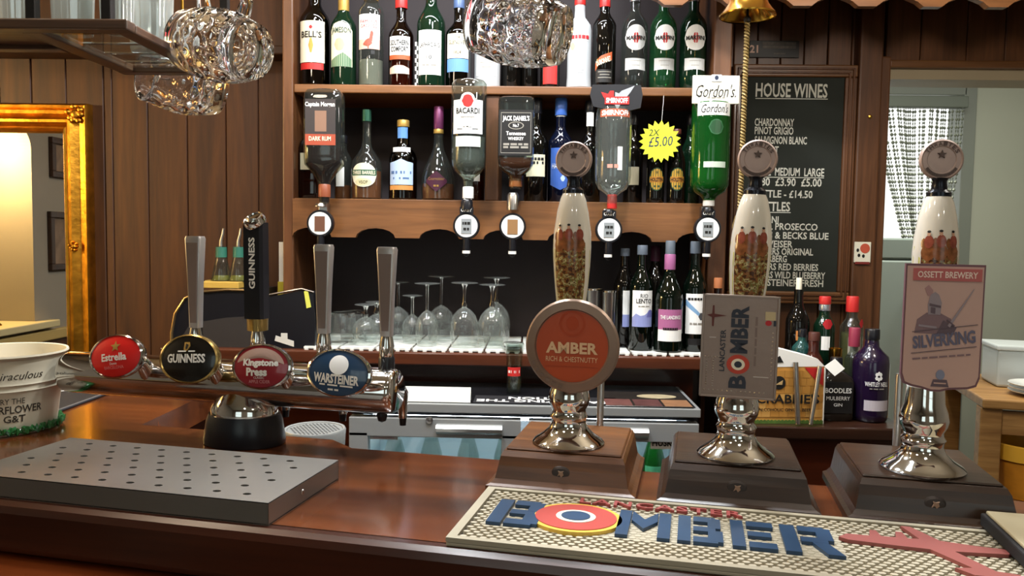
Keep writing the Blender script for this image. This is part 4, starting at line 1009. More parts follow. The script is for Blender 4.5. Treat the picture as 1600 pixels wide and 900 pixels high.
# ------------------------------------------------------------------ cream tin bucket with green garland
p = PZ(8, 668, ZB)
bk = thing('bucket', 'cream metal bucket with black printed lettering at the left of the bar', 'bucket', (p.x, p.y, ZB + .0005), (0, 0, R(36)))
kb = depth(p) / F; rr = 88 * kb; hb_ = .127
bcream = pm('bucket_enamel', '#d2c9b2', .35, var=.05, vscale=6)
def br(z): return rr * (.80 + .17 * z / hb_)
prof = [(0, 0), (br(0) * .98, 0), (br(0), .003)]
for z in (.02, .04, .068, .071, .074, .078, .081, .084, .11, .120): prof.append((br(z) + (.0018 if z in (.071, .081) else 0), z))
prof += [(rr * 1.0, .122), (rr * 1.02, .125), (rr * 1.01, .128), (rr * .975, .127), (rr * .955, .118), (br(0) * .95, .006), (0, .006)]
ob('pail', MB().lathe(prof, 64), bcream, bk, smooth=True)
bi = pm('bucket_ink', '#3a352c', .5); ro = lambda z: br(z) + .0006
def btxt(s, z, w_, h, a=0, **kw):
    t = txt(bk, s, bi, 0, z, w_, h, r=ro(z), **kw)
    for vtx in t.data.vertices:                       # follow the taper
        rad = math.hypot(vtx.co.x, vtx.co.y); f_ = ro(vtx.co.z) / rad; vtx.co.x *= f_; vtx.co.y *= f_
    t.rotation_euler = (0, 0, a); return t
A0 = R(8)
btxt('TRY THE', .056, .040, .0088, A0 - R(4)); btxt('ELDERFLOWER', .0425, .092, .0125, A0 - R(4), bold=.02); btxt('G&T', .0275, .030, .0115, A0, bold=.02)
btxt('miraculous', .096, .075, .012, A0 + R(3), shear=.35)
gn = thing('garland', 'green glass bead garland round the foot of the cream bucket', 'garland', (p.x, p.y, ZB))
gm = thin('green_bead', '#3f9a55', .1, .5, .12, diffuse_lift=.35)
m = MB(); bead = [(0, -1), (.87, -.5), (.87, .5), (0, 1)]
for k in range(150):
    a = 2 * math.pi * k / 150 * 3 + random.uniform(-.04, .04); q = br(.0) + .0055 + random.uniform(0, .004); s_ = random.uniform(.003, .0046)
    t = MB().lathe([(a0 * s_, b0 * s_) for a0, b0 in bead], 6, a0=random.random()); m.add([(x + q * math.cos(a), y + q * math.sin(a), z + .0048 + random.uniform(0, .009)) for x, y, z in t.v], t.f)
o = ob('beads', m, gm, gn); o['kind'] = 'stuff'
ob('string', MB().tube([((br(0) + .006) * math.cos(R(6 * k)), (br(0) + .006) * math.sin(R(6 * k)), .006) for k in range(61)], .0015, 5), pm('green_string', '#2f7a44', .6), gn)

# black rubber bar mat with white print on the left wing
a1, a2, a3 = PZ(205, 604, ZB), PZ(82, 604, ZB), PZ(95, 652, ZB)
bm_ = thing('rubber_mat', 'black rubber bar mat with white lettering on the left wing', 'bar mat', (a1.x, a1.y, ZB))
wd, dp = .30, (a1.y - a3.y)
ob('mat_base', MB().rbox(-wd, 0, -dp, 0, .0003, .004, .001, 1), blackm, bm_)
ob('mat_border', MB().box(-wd + .002, -.002, -dp + .002, -dp + .007, .004, .0046).box(-wd + .002, -.002, -.007, -.002, .004, .0046).box(-.007, -.002, -dp + .007, -.007, .004, .0046), pm('mat_grey', '#5b5a5c', .6), bm_)
txt(bm_, 'O', pm('mat_white', '#d9d9d6', .6), -.105, -.06, .05, .06, y=.0048, plane='xy', bold=.0)

# steel trough and glass washer just behind the bar, glimpsed beside the font foot
gw = thing('glass_washer', 'grey steel glass washer top glimpsed beside the font foot', 'glass washer', (-.30, 1.62, 0))
ob('cabinet', MB().rbox(-.30, .12, -.16, .16, 0, .80, .006), steel, gw)
ob('rack_rim', MB().rbox(-.27, -.02, -.13, .13, .80, .83, .004), black, gw)
for i in range(5): ob('rack_bar', MB().rbox(-.26 + i * .058, -.235 + i * .058, -.125, .125, .83, .845, .003), pm('rack_grey', '#a2a8aa', .4), gw)

# ================================================================== GILT MIRROR
zmt, zmb = PY(100, 164, YW).z, PY(140, 603, YW).z; xmr = PY(136, 300, YW - .04).x; xml = -2.28; fw = .088
mr = thing('gilt_mirror', 'large gilt framed mirror on the panelled wall', 'mirror', (0, YW, 0))
def rail(L, prof):                                  # moulding profile swept along x, mitred
    m = MB(); n = len(prof)
    for i, (d, h) in enumerate(prof): m.v += [(-L / 2 + d, d, h), (L / 2 - d, d, h)]
    for i in range(n - 1): m.f.append((2 * i, 2 * i + 1, 2 * i + 3, 2 * i + 2))
    return m
fp = [(0, 0), (0, .028), (.006, .036), (.014, .034), (.020, .024), (.030, .022), (.040, .030), (.050, .040), (.058, .040), (.064, .032), (.070, .026), (.076, .028), (.082, .022), (.088, .006)]
for L, T in ((xmr - xml, Matrix.Translation(((xml + xmr) / 2, 0, zmb)) @ Matrix(((1, 0, 0, 0), (0, 0, -1, 0), (0, 1, 0, 0), (0, 0, 0, 1)))),
             (xmr - xml, Matrix.Translation(((xml + xmr) / 2, 0, zmt)) @ Matrix(((-1, 0, 0, 0), (0, 0, -1, 0), (0, -1, 0, 0), (0, 0, 0, 1)))),
             (zmt - zmb, Matrix.Translation((xmr, 0, (zmb + zmt) / 2)) @ Matrix(((0, -1, 0, 0), (0, 0, -1, 0), (1, 0, 0, 0), (0, 0, 0, 1)))),
             (zmt - zmb, Matrix.Translation((xml, 0, (zmb + zmt) / 2)) @ Matrix(((0, 1, 0, 0), (0, 0, -1, 0), (-1, 0, 0, 0), (0, 0, 0, 1))))):
    ob('frame_rail', rail(L, fp).xf(T), gold, mr, smooth=True)
ob('mirror_glass', MB().box(xml + fw - .004, xmr - fw + .004, -.006, -.003, zmb + fw - .004, zmt - fw + .004), pm('mirror_silver', '#e4e2da', .0, 1), mr)
# beading along the inner edge, leaf ornaments at corner and middle
m = MB(); z = zmb + fw
while z < zmt - fw:
    m.add([(xmr - fw + .004, -.018, z), (xmr - fw + .012, -.018, z), (xmr - fw + .008, -.026, z + .003), (xmr - fw + .004, -.018, z + .006), (xmr - fw + .012, -.018, z + .006)], [(0, 1, 2), (3, 2, 4), (0, 2, 3), (1, 4, 2)]); z += .0075
o = ob('beading', m, gold, mr); o['kind'] = 'stuff'
for cx, cz, s_ in ((xmr - .034, zmt - .034, 1.0), (xmr - .045, PY(125, 385, YW).z, .55), (xmr - .034, zmb + .04, .9)):
    m = MB()
    for k in range(7):
        a = k * 2 * math.pi / 7; m.lathe([(0, 0), (.007 * s_, .004), (.009 * s_, .010), (.005 * s_, .015), (0, .016)], 8)
        n = len(m.v); L_ = 26
        for i in range(n - L_, n):
            x, y, zz = m.v[i]; rr_ = .017 * s_; m.v[i] = (cx + x + rr_ * math.cos(a) * (1 + .5 * (k % 2)), -.030 - zz, cz + y + rr_ * math.sin(a) * (1 + .4 * ((k + 1) % 2)))
    m.add([(cx + x, -.032 - zz, cz + y) for x, y, zz in MB().lathe([(.014 * s_, 0), (.012 * s_, .010), (0, .016)], 12).v], MB().lathe([(.014 * s_, 0), (.012 * s_, .010), (0, .016)], 12).f)
    ob('leaf_ornament', m, gold, mr, smooth=True)

# pictures on the left wall and a small bell on the sill: what the mirror shows
def wallpic(ya, yb, za, zb_, lab):
    t = thing('wall_picture', lab, 'picture', (XL, (ya + yb) / 2, (za + zb_) / 2)); h, w_ = (zb_ - za) / 2, (yb - ya) / 2
    fm = wood('picture_frame_wood', '#4a2c1c', '#2e180e', 'z', 1, .4, .2, .4)
    ob('frame', MB().rbox(.001, .022, -w_, w_, h - .03, h, .003).rbox(.001, .022, -w_, w_, -h, -h + .03, .003).rbox(.001, .022, -w_, -w_ + .03, -h + .03, h - .03, .003).rbox(.001, .022, w_ - .03, w_, -h + .03, h - .03, .003), fm, t)
    ob('print', MB().box(.002, .008, -w_ + .028, w_ - .028, -h + .028, h - .028), pm('print_brown', '#7a6350', .6, var=.3, vscale=14), t)
a, b = mir(75, 213), mir(108, 280); wallpic(b.y, a.y, b.z, a.z, 'dark upper picture on the grey wall reflected in the mirror')
a, b = mir(73, 330), mir(112, 420); wallpic(b.y, a.y, b.z, a.z, 'dark lower picture on the grey wall reflected in the mirror')
a = mir(9, 500)
hbm = thing('hand_bell', 'small brass hand bell on the window sill reflected in the mirror', 'bell', (XL - .06, a.y, AZ0 + .005))
ob('bell_body', MB().lathe([(.035, 0), (.036, .003), (.028, .012), (.022, .03), (.012, .038), (0, .04)], 24), brass, hbm, smooth=True)
ob('bell_grip', MB().lathe([(0, .038), (.005, .04), (.006, .06), (.004, .075), (0, .077)], 12), w_dark, hbm, smooth=True)
# unseen brass holder added for the bulb that lights the alcove
wlm = thing('added_alcove_lamp', 'added brass bulb holder in the crown of the reflected alcove', 'lamp', (XL - .12, 1.42, AZ1 - .001))
ob('ceiling_rose', MB().lathe([(0, 0), (.03, 0), (.028, -.008), (0, -.010)], 24), brass, wlm, smooth=True)
ob('lamp_holder', MB().lathe([(.010, -.008), (.012, -.03), (.016, -.05), (.014, -.05), (.009, -.02)], 20), brass, wlm, smooth=True)

# ================================================================== BOTTLES
def bottle(label, px, Y, zb, prof, glass, name='bottle', caps=(), labels=(), texts=(), liquid=None, n=2, ay=1, yaw=0, group=None, seg=32, extra=None, neckround=None):
    """prof: (half width px, py) from the foot up; rows py are read at the bottle's own distance and turned into metres"""
    x = PY(px, prof[len(prof) // 2][1], Y).x; k = depth((x, Y, zb + .1)) / F
    t = thing(name, label, 'bottle', (x, Y, zb), (0, 0, yaw), group)
    Z = lambda py: PY(px, py, Y).z - zb
    pr = []
    hmax = max(h for h, _ in prof)
    for i, (h, py) in enumerate(prof):
        z = Z(py) if i else 0.0
        nn = n if h > hmax * .72 else 2; aa = ay if h > hmax * .72 else (ay + (1 - ay) * (hmax * .72 - h) / (hmax * .72) * 1.4 if ay != 1 else 1)
        pr.append((h * k, max(0, z), nn, min(1, aa)))
    pts = [(0, pr[0][1]), (pr[0][0] * .9, pr[0][1], pr[0][2], pr[0][3]), (pr[0][0], pr[0][1] + .004, pr[0][2], pr[0][3])] + pr[1:] + [(0, pr[-1][1])]
    ob('glass_body', MB().lathe(pts, seg), glass, t, smooth=True)
    if liquid:
        lm, py = liquid; zl = Z(py); q = [p_ for p_ in pr if p_[1] < zl]
        lq = [(0, pr[0][1] + .003), (pr[0][0] * .86, pr[0][1] + .003, pr[0][2], pr[0][3])] + [(p_[0] * .93, p_[1] + (.004 if i == 0 else 0), p_[2], p_[3]) for i, p_ in enumerate(q)]
        nx = next((p_ for p_ in pr if p_[1] >= zl), pr[-1]); l0 = q[-1]; f_ = (zl - l0[1]) / (nx[1] - l0[1] + 1e-9)
        rl = (l0[0] + (nx[0] - l0[0]) * f_) * .93; lq += [(rl, zl, l0[2], l0[3]), (0, zl)]
        ob('liquid', MB().lathe(lq, seg), lm, t, smooth=True)
    for cm, h, p0, p1 in caps:
        z1_, z0_ = Z(p0), Z(p1)
        ob('cap', MB().lathe([(0, z0_), (h * k, z0_), (h * k * 1.02, z0_ + .002), (h * k, z1_ - .002), (h * k * .92, z1_), (0, z1_)], 20), cm, t, smooth=True)
    def R_at(py):
        z = Z(py)
        for a, b in zip(pr, pr[1:]):
            if a[1] <= z <= b[1] or b[1] <= z <= a[1]: return a[0] + (b[0] - a[0]) * (z - a[1]) / (b[1] - a[1] + 1e-9)
        return pr[0][0]
    lab0 = None; off = 0
    for L in labels:
        nm, mt, poly = L[:3]; off += 1
        zs = [py for _, py in poly]; r_ = max(R_at(min(zs)), R_at(max(zs)), R_at((min(zs) + max(zs)) / 2)) + .0004 + .00012 * off
        pts = [(a * k, Z(py)) for a, py in poly]
        lo_ = patch(t, nm, mt, pts, r=r_ if n == 2 else None, y=-(r_ * ay) - .0003)
        if lab0 is None or nm == 'label': lab0 = lo_
    for T in texts:
        s_, mt, dx, py, w_, h = T[:6]; kw = T[6] if len(T) > 6 else {}
        r_ = R_at(py) + .0016
        if n == 2:
            a = (Z(py)); txt(lab0 or t, s_, mt, dx * k, a, w_ * k, h * k if h else None, r=r_, **kw)
        else: txt(lab0 or t, s_, mt, dx * k, Z(py), w_ * k, h * k if h else None, y=-(r_ * ay) - .0004, **kw)
    if extra: extra(t, k, Z, R_at)
    return t
def rc_(a, b, c, d): return [(a, d), (b, d), (b, c), (a, c)]
def el_(cx, cy, a, b, n=22): return [(cx + a * math.cos(2 * math.pi * i / n), cy - b * math.sin(2 * math.pi * i / n)) for i in range(n)]
def std(hw, base, sh, nk, nw, top):
    "common bottle outline: straight body, rounded shoulder, neck"
    o = [(hw, base), (hw, sh)]
    for i in range(1, 7):
        t = i / 6; o.append((nw + (hw - nw) * (math.cos(t * math.pi) + 1) / 2, sh + (nk - sh) * t))
    return o + [(nw, top)]
def bars(py0, n, dpy, w_, mt, h=1.4):
    "illegible small print"
    return [('small_print', mt, rc_(-w_ * (.9 - .25 * (i % 2)), w_ * (.9 - .25 * (i % 2)), py0 + i * dpy, py0 + i * dpy + h)) for i in range(n)]
grey_ink = pm('grey_ink', '#8f8a80', .6)
lb_cream = pm('label_cream', '#e9e0c4', .55); lb_white = pm('label_white', '#eceae6', .5); lb_green = pm('label_green', '#5f7d5f', .55)
lb_black = pm('label_black', '#191717', .45); lb_blue = pm('label_blue', '#5f8fd0', .5); lb_orange = pm('label_orange', '#b5552f', .5)
GU = 'bottles along the upper shelf'; GL = 'bottles along the lower shelf'
YU = 2.20
U = zS1 + .0005
bottle('brown whisky bottle with tall cream label and red foot band, leftmost on the upper shelf', 492, YU, U, std(23, 133, 35, 5, 9.5, -34), g_brown, group=GU, caps=((lb_black, 10.5, -42, -24),), liquid=(l_whisky, 40),
       labels=(('label', lb_cream, rc_(-22, 22, 38, 102)), ('red_band', redb, rc_(-20, 20, 103, 113)), ('emblem', gold_ink, el_(0, 76, 4, 12)), ('crest', red, el_(0, 48, 3, 3))), texts=(("BELL'S", blackink, 0, 59, 34, 10, dict(bold=.02)),))
bottle('green whiskey bottle with cream and green arched label on the upper shelf', 537, YU, U, std(20, 133, 45, 14, 7.5, -34), g_dkgreen, group=GU, caps=((gold_ink, 8.5, -42, 18),),
       labels=(('label', lb_cream, [(-19, 108), (19, 108), (19, 52), (12, 42), (0, 38), (-12, 42), (-19, 52)]), ('green_panel', lb_green, [(-18, 108), (18, 108), (18, 96), (4, 86), (-18, 98)]), ('picture', pm('label_tan', '#c9a98a', .5), el_(-2, 74, 9, 10))), texts=(('JAMESON', pm('label_dkgreen', '#33473a', .5), 0, 53, 33, 11, dict(bold=.02)),))
def grouse(t, k, Z, Ra):
    r_ = Ra(65) + .0022
    b_ = [(-9, 74), (-4, 77), (4, 76), (7, 70), (6, 62), (8, 56), (6, 52), (3, 55), (2, 61), (-5, 67)]
    patch(t, 'bird_emblem', pm('bird_brown', '#a0503e', .5), [(a * k, Z(b)) for a, b in [(-9, 74), (0, 77), (6, 72), (4, 64), (-3, 66)]], r=r_)
    patch(t, 'bird_emblem', MC['bird_brown'], [(a * k, Z(b)) for a, b in [(1, 67), (6, 70), (8, 56), (6, 52), (3, 55)]], r=r_)
    patch(t, 'bird_emblem', MC['bird_brown'], [(a * k, Z(b)) for a, b in [(-1, 76), (1, 76), (1, 80), (-1, 80)]], r=r_)
bottle('clear whisky bottle with white to pink label and brown bird on the upper shelf', 580, YU, U, std(20, 134, 22, -2, 10, -34), g_clear2, group=GU, caps=((gold_ink, 11, -44, 2),), liquid=(pm('weak_whisky', '#8a857a', .1), 96),
       labels=(('label', lb_white, rc_(-18.5, 18.5, 27, 66)), ('pink_panel', pm('label_pink', '#e2b3a2', .55), rc_(-18.5, 18.5, 66, 81)), ('plaque', lb_black, rc_(4, 10, 83, 89))), texts=(('FAMOUS\nGROUSE', red, 0, 42, 28, 12, dict(line=.9)),), extra=grouse)
bottle('amber liqueur bottle with red cap and white black-lettered label on the upper shelf', 627, YU, U, std(19.5, 134, 58, 30, 7.5, -8), g_amber, group=GU, caps=((redb, 9.5, -12, 14),), liquid=(l_amber, 90),
       labels=(('label', lb_white, rc_(-18, 18, 61, 90)), ('red_band', lb_orange, rc_(-18, 18, 90, 97)), ('lower_label', pm('label_pinkish', '#dcb7a4', .5), [(-17, 119), (17, 119), (17, 110), (6, 106), (-6, 106), (-17, 110)])), texts=(('SOUTHERN\nCOMFORT', blackink, 0, 76, 31, 18, dict(bold=.02, line=.9)),))
bottle('dark green whisky bottle with tall plain white label on the upper shelf', 674, YU, U, std(22, 134, 40, 4, 8.5, -34), g_dkgreen, group=GU,
       labels=(('label', lb_white, rc_(-20, 20, 52, 121)),), texts=(('LAPHROAIG', blackink, 0, 75, 34, 7, {}), ('10', blackink, 0, 94, 8, 6, {}), ('~2', grey_ink, 0, 106, 22, 3, {}), ('*', blackink, 0, 60, 3, 3, {})))
o = thing('chequered_card', 'black and white chequered strip standing beside the plain labelled whisky', 'card', (PY(651, 95, YU - .02).x, YU - .02, U)); k_ = YU / F
for i in range(11):
    for j in range(2): ob('square', MB().box((j - 1) * .0045, j * .0045, 0, .001, .0002 + i * .011, .0002 + (i + 1) * .011), blackink if (i + j) % 2 else white, o)
bottle('brown whisky bottle with white label and sky blue lower band on the upper shelf', 717, YU, U, std(20, 134, 55, 32, 7.5, 2), g_brown, group=GU, caps=((pm('steel_blue_cap', '#4a5f86', .35), 8.5, -4, 14), (pm('tan_neck', '#b79a72', .5), 8.8, 37, 46)),
       labels=(('label', lb_cream, rc_(-19, 19, 57, 95)), ('blue_band', lb_blue, rc_(-19, 19, 96, 116))), texts=(('THE', blackink, 0, 63, 8, 3.5, {}), ('GLENLIVET', blackink, 0, 70.5, 31, 6, {}), ('1824', blackink, 0, 86, 11, 5, {})))
bottle('pale cloudy bottle with white label behind the hanging glass mug', 762, YU + .02, U, std(20, 136, 70, 40, 8, -20), g_frost, group=GU, labels=(('label', lb_white, rc_(-18, 18, 92, 122)),) + tuple(bars(101, 2, 7, 12, grey_ink)), caps=((white, 9, -30, -8),))
for px, w_ in ((800, 16), (829, 13)):
    bottle('dark liqueur bottle below the hanging mug, %s' % ('the wider of two' if w_ > 14 else 'the narrower of two'), px, YU + .05, U, std(w_, 136, 40, 10, 7, -25), g_dark, group=GU, caps=((black, 8, -35, -15),))
bottle('dark bottle with a bright red square foot label right of the hanging mug', 861, YU, U, std(15, 136, 30, 4, 7, -30), g_dark, group=GU, labels=(('label', redb, rc_(-12, 12, 96, 134)),), caps=((black, 8, -40, -18),))
bottle('frosted white bottle with red cap and faint red lettering on the upper shelf', 906, YU, U, [(19.5, 138), (18.5, 120), (18.5, 48), (17, 40), (12, 33), (8.5, 28), (8, 16), (8, 2)], g_frost, group=GU, caps=((redb, 8.6, -6, 9),),
       labels=(('label', pm('frost_print', '#cfc6c4', .5), rc_(-14, 14, 56, 68)), ('disc', pm('faint_orange', '#c9a08a', .5), el_(-12, 76, 5, 6))) + tuple(bars(112, 2, 4, 8, pm('faint_print', '#b9b8b6', .6), 1)), texts=(('~5', red, 0, 62, 30, 8, {}),))
bottle('black aperitif bottle with slanted orange banner on the upper shelf', 945, YU, U, std(18, 138, 42, 18, 7.5, -10), g_dark, group=GU, caps=((redb, 8.4, -14, 12),),
       labels=(('label', lb_orange, [(-16, 114), (-10, 105), (12, 97), (12, 84), (-8, 92), (-16, 102)]), ('lower_label', lb_black, rc_(-15, 13, 112, 132))) + tuple(bars(115, 3, 4.5, 12, grey_ink, 1.2)), texts=(('DUBONNET', lb_cream, -2, 99, 25, 8, dict(rot=R(20), bold=.02)),))
for i, (px, g, nm) in enumerate(((992, g_clear2, 'clear'), (1037, g_green, 'green'), (1084, g_dkgreen, 'dark green'))):
    base = 138 + i * .5
    bottle('%s vermouth bottle with round white label, %s of three on the upper shelf' % (nm, ('left', 'middle', 'right')[i]), px, YU, U, [(20, base), (21, 120), (21, 52), (20, 40), (17, 32), (11, 24), (8, 18), (7.5, -26)], g, group=GU, caps=((pm('cap_silver', '#b8bcc4', .25, .8), 8.6, -34, 4),),
           labels=(('label', lb_white, el_(0, 63.5, 18, 20, 30)), ('red_disc', redb, el_(0, 64, 6.5, 8.5)), ('lower_label', pm('label_silver', '#b8b6b2', .5), [(-17, 114), (0, 112.5), (17, 114), (17, 96), (-17, 95)])) + tuple(bars(99, 2, 7, 10, grey_ink, 1)), texts=(('MARTINI', blackink, 0, 64, 31, 6.5, dict(bold=.03)),))
# ---- lower shelf
YL = 2.20; Lz = zS2 + .0005
bottle('amber pint flask with gold cap behind the dark rum, leftmost on the lower shelf', 484, YL, Lz, [(16, 309), (16.5, 300), (16.5, 232), (14, 222), (8, 214), (7, 207), (7, 200)], g_amber, group=GL, caps=((gold_ink, 9, 186, 201),), liquid=(l_whisky, 270), labels=(('label', pm('label_dull', '#b0a68c', .6), rc_(-12, 10, 240, 266)),), n=4, ay=.6)
bottle('small clear liqueur bottle with white label right of the dark rum', 536, YL + .03, Lz, std(13, 309, 250, 232, 6, 218), g_clear2, group=GL, labels=(('label', lb_white, rc_(-9, 5, 262, 292)),), caps=((black, 6.6, 212, 224),), liquid=(l_amber, 290))
def vs_neck(t, k, Z, Ra): ob('neck_foil', MB().lathe([(0, Z(190)), (7.2 * k, Z(190)), (7 * k, Z(172)), (0, Z(171))], 20), pm('foil_green', '#2f5a48', .3, .5), t, smooth=True)
bottle('round shouldered brandy bottle with green banded round label on the lower shelf', 573, YL, Lz, [(24, 307), (24.5, 296), (24.5, 266), (22, 252), (14, 240), (8.5, 231), (7, 222), (6.5, 200), (6.5, 180)], g_clear2, group=GL, liquid=(l_amber, 268),
       labels=(('label', lb_cream, el_(0, 275, 21.5, 18.5, 30)), ('green_band', pm('band_green', '#2c5a41', .5), rc_(-21, 21, 267, 276)), ('shield', pm('label_straw', '#d8cfa2', .5), el_(0, 286, 14, 6))), texts=(('THREE BARRELS', lb_cream, 0, 271.5, 38, 5.5, dict(bold=.02)), ('VSOP', blackink, 0, 286, 14, 5, {})), extra=vs_neck)
bottle('squat rum bottle with pale blue label and blue neck on the lower shelf', 630, YL, Lz, [(22, 306), (22, 300), (21.5, 248), (19, 240), (12, 231), (9.5, 226), (9.5, 206), (9.5, 198)], g_brown, group=GL, liquid=(l_amber, 252), caps=((gold_ink, 9.5, 188, 199),),
       labels=(('label', pm('label_paleblue', '#b3c6e2', .5), [(-20.5, 290), (20.5, 290), (20.5, 256), (9, 254), (0, 250), (-9, 254), (-20.5, 256)]), ('gold_foot', pm('label_goldfoot', '#c98a4a', .5), rc_(-20.5, 20.5, 291, 298)), ('neck_band', lb_blue, rc_(-9, 9, 200, 217)), ('shoulder_band', lb_white, rc_(-15, 15, 232, 239))), texts=(('~3', pm('ink_blue', '#55709a', .5), 0, 271, 34, 6, {}), ('~2', pm('ink_blue', '#55709a', .5), 0, 280, 26, 4, {})))
bottle('bulbous cognac bottle with purple neck and purple diamond label on the lower shelf', 685, YL, Lz, [(26, 307), (27, 297), (26, 278), (22, 262), (15, 248), (9, 234), (7.5, 222), (7, 206), (6.8, 190)], g_clear2, group=GL, liquid=(l_amber, 288),
       caps=((pm('foil_purple', '#6a2f55', .3, .3), 7.6, 167, 202), (gold_ink, 7.8, 202, 209)), labels=(('label', pm('label_plum', '#4a2136', .45), [(-17, 287), (0, 301), (17, 287), (17, 283), (0, 269), (-17, 283)]), ('gold_line', gold_ink, [(-12, 285.6), (12, 285.6), (12, 284.4), (-12, 284.4)])), texts=(('Courvoisier', gold_ink, 0, 281, 26, 4.5, {}), ('~2', gold_ink, 0, 292, 8, 4, {})))
bottle('small amber bottle half hidden behind the white rum optic', 745, YL + .02, Lz, std(12, 309, 262, 246, 6, 236), g_amber, group=GL, liquid=(l_amber, 275), caps=((black, 6.6, 228, 240),), labels=(('label', lb_white, rc_(-4, 6, 272, 284)),))
bottle('black port bottle with cream label right of the square whiskey', 838, YL, Lz, std(18, 311, 222, 196, 7.5, 160), g_dark, group=GL, caps=((black, 8.5, 154, 178),), labels=(('label', lb_cream, rc_(-17, 16, 243, 277)),), texts=(('~4\n~2', blackink, 3, 253, 20, 12, {}),))
bottle('dark bottle with bright blue cap and blue label on the lower shelf', 876, YL, Lz, std(19, 312, 226, 198, 7.5, 160), thin('navy_glass', '#1b2340', diffuse_lift=.25), group=GL, caps=((pm('cap_blue', '#3a62b0', .35), 9.3, 154, 181),), labels=(('label', pm('label_strongblue', '#3a5fae', .45), [(-17, 290), (0, 298), (17, 290), (17, 233), (-17, 233)]), ('silver_band', white, rc_(-8.8, 8.8, 180, 183)), ('crest', pm('label_paleblue', '#b3c6e2', .5), el_(4, 280, 4, 5))), texts=(('HARVEYS', lb_white, 0, 261, 28, 8, {}),))
bottle('black liqueur bottle with white neck tag between blue bottle and vodka optic', 921, YL, Lz, std(18, 313, 232, 206, 7, 170), g_dark, group=GL, caps=((black, 7.8, 158, 176),), labels=(('neck_label', lb_white, rc_(-6, 6.5, 172, 198)),))
bottle('dark stemmed liqueur bottle just right of the vodka optic', 990, YL + .05, Lz, std(15, 314, 240, 212, 6.5, 190), g_dark, group=GL, caps=((black, 7, 180, 196),), labels=(('label', pm('label_dull', '#b0a68c', .6), rc_(-9, 8, 262, 290)),))
gp = pm('holst_gold', '#c99a3c', .4, .3); gg = pm('holst_green', '#23402a', .45)
for i, px in enumerate((1025, 1057)):
    bottle('short brown beer bottle with oval gold label, %s of the pair under the price star' % ('left', 'right')[i], px, YL - .02, Lz, [(14, 314), (14, 308), (14, 256), (12.5, 246), (8, 232), (6, 222), (5.5, 208)], g_dark, group='beer bottles on the lower shelf', caps=((pm('crown_cap', '#5a2c22', .4), 6.5, 202, 210),),
           labels=(('label', gg, el_(0, 281, 13, 18)), ('gold_oval', gp, el_(0, 281, 11.6, 16.5)), ('banner', pm('holst_orange', '#b87a2c', .4), rc_(-11.5, 11.5, 277, 286))), texts=(('HOLSTEN', blackink, 0, 281.5, 21, 6, dict(bold=.02)), ('~1', gg, 0, 292, 9, 4, {}), ('*', gg, 0, 270, 5, 5, {})))
bottle('slim dark bottle at the right end of the lower shelf behind the gin', 1079, YL + .04, Lz, std(15, 316, 240, 212, 6.5, 190), g_dkgreen, group=GL, caps=((black, 7, 180, 196),))

# ================================================================== SPIRIT OPTICS (bottles hung upside down)
YO = 2.085
def optic(px, py, what, top, disc_mat, oxby):
    x = PY(px, py, YO).x; k = depth((x, YO, 1.5)) / F; z0 = PY(px, py, YO).z
    t = thing('spirit_optic', what, 'optic', (x, YO, z0), (0, 0, 0), 'spirit optics along the shelf edge'); Z = lambda q: PY(px, q, YO).z - z0
    ob('wall_bracket', MB().rbox(-.012, .012, .022, YS - .0145 - YO, Z(top + 22), Z(top + 4), .002), chrome_b, t)
    ob('collar', MB().lathe([(0, Z(py - 26)), (9.5 * k, Z(py - 26)), (9.5 * k, Z(top + 10)), (7.5 * k, Z(top + 6)), (0, Z(top + 6))], 20), chrome_b if not oxby else black, t, smooth=True)
    b = ob('chamber', MB().lathe([(0, -.012), (20.5 * k, -.012), (21 * k, -.009), (21 * k, .006), (20 * k, .009), (18.5 * k, .009), (18 * k, .008), (0, .008)], 40).xf(Matrix.Rotation(R(90), 4, 'X')), black, t, smooth=True)
    fc = ob('dial', MB().lathe([(0, .0085), (17.6 * k, .0085), (17.6 * k, .0078), (0, .0078)], 36).xf(Matrix.Rotation(R(90), 4, 'X')), lb_white, t)
    ob('dial_picture', MB().box(-8 * k, 8 * k, -.0098, -.0084, -12 * k, 11 * k), disc_mat, t)
    if oxby:
        txt(t, '~3', blackink, 0, 4 * k, 12 * k, 6 * k, y=-.0103); txt(t, '~2', blackink, 0, -5 * k, 9 * k, 6 * k, y=-.0103)
        hd_ = ob('name_tab', MB().prism(rrect(-10.5 * k, 10.5 * k, Z(py - 18), Z(py - 30), .003), -.009, .004), black, t); txt(hd_, 'OXBY', lb_white, 0, Z(py - 24.5), 17 * k, 5 * k, y=-.0098, bold=.02)
    sp_ = ob('spout', MB().lathe([(0, Z(py + 48)), (3 * k, Z(py + 47)), (5.5 * k, Z(py + 42)), (6 * k, Z(py + 38)), (6 * k, Z(py + 18)), (0, Z(py + 18))], 20), black, t, smooth=True)
    ob('spout_band', MB().lathe([(0, Z(py + 43)), (6.3 * k, Z(py + 43)), (6.3 * k, Z(py + 38.5)), (0, Z(py + 38.5))], 20), white, sp_, smooth=True)
    return t
def inverted(label, px, prof, glass, **kw):
    "an upside-down bottle: outline runs from the mouth up to the foot"
    zb = PY(px, prof[0][1], YO).z
    return bottle(label, px, YO, zb, prof, glass, group='inverted bottles in the optics', **kw)
pic_b = pm('dial_brown', '#6a4636', .5); pic_o = pm('dial_amber', '#8f6a44', .5); pic_g = pm('dial_grey', '#8d9294', .5)
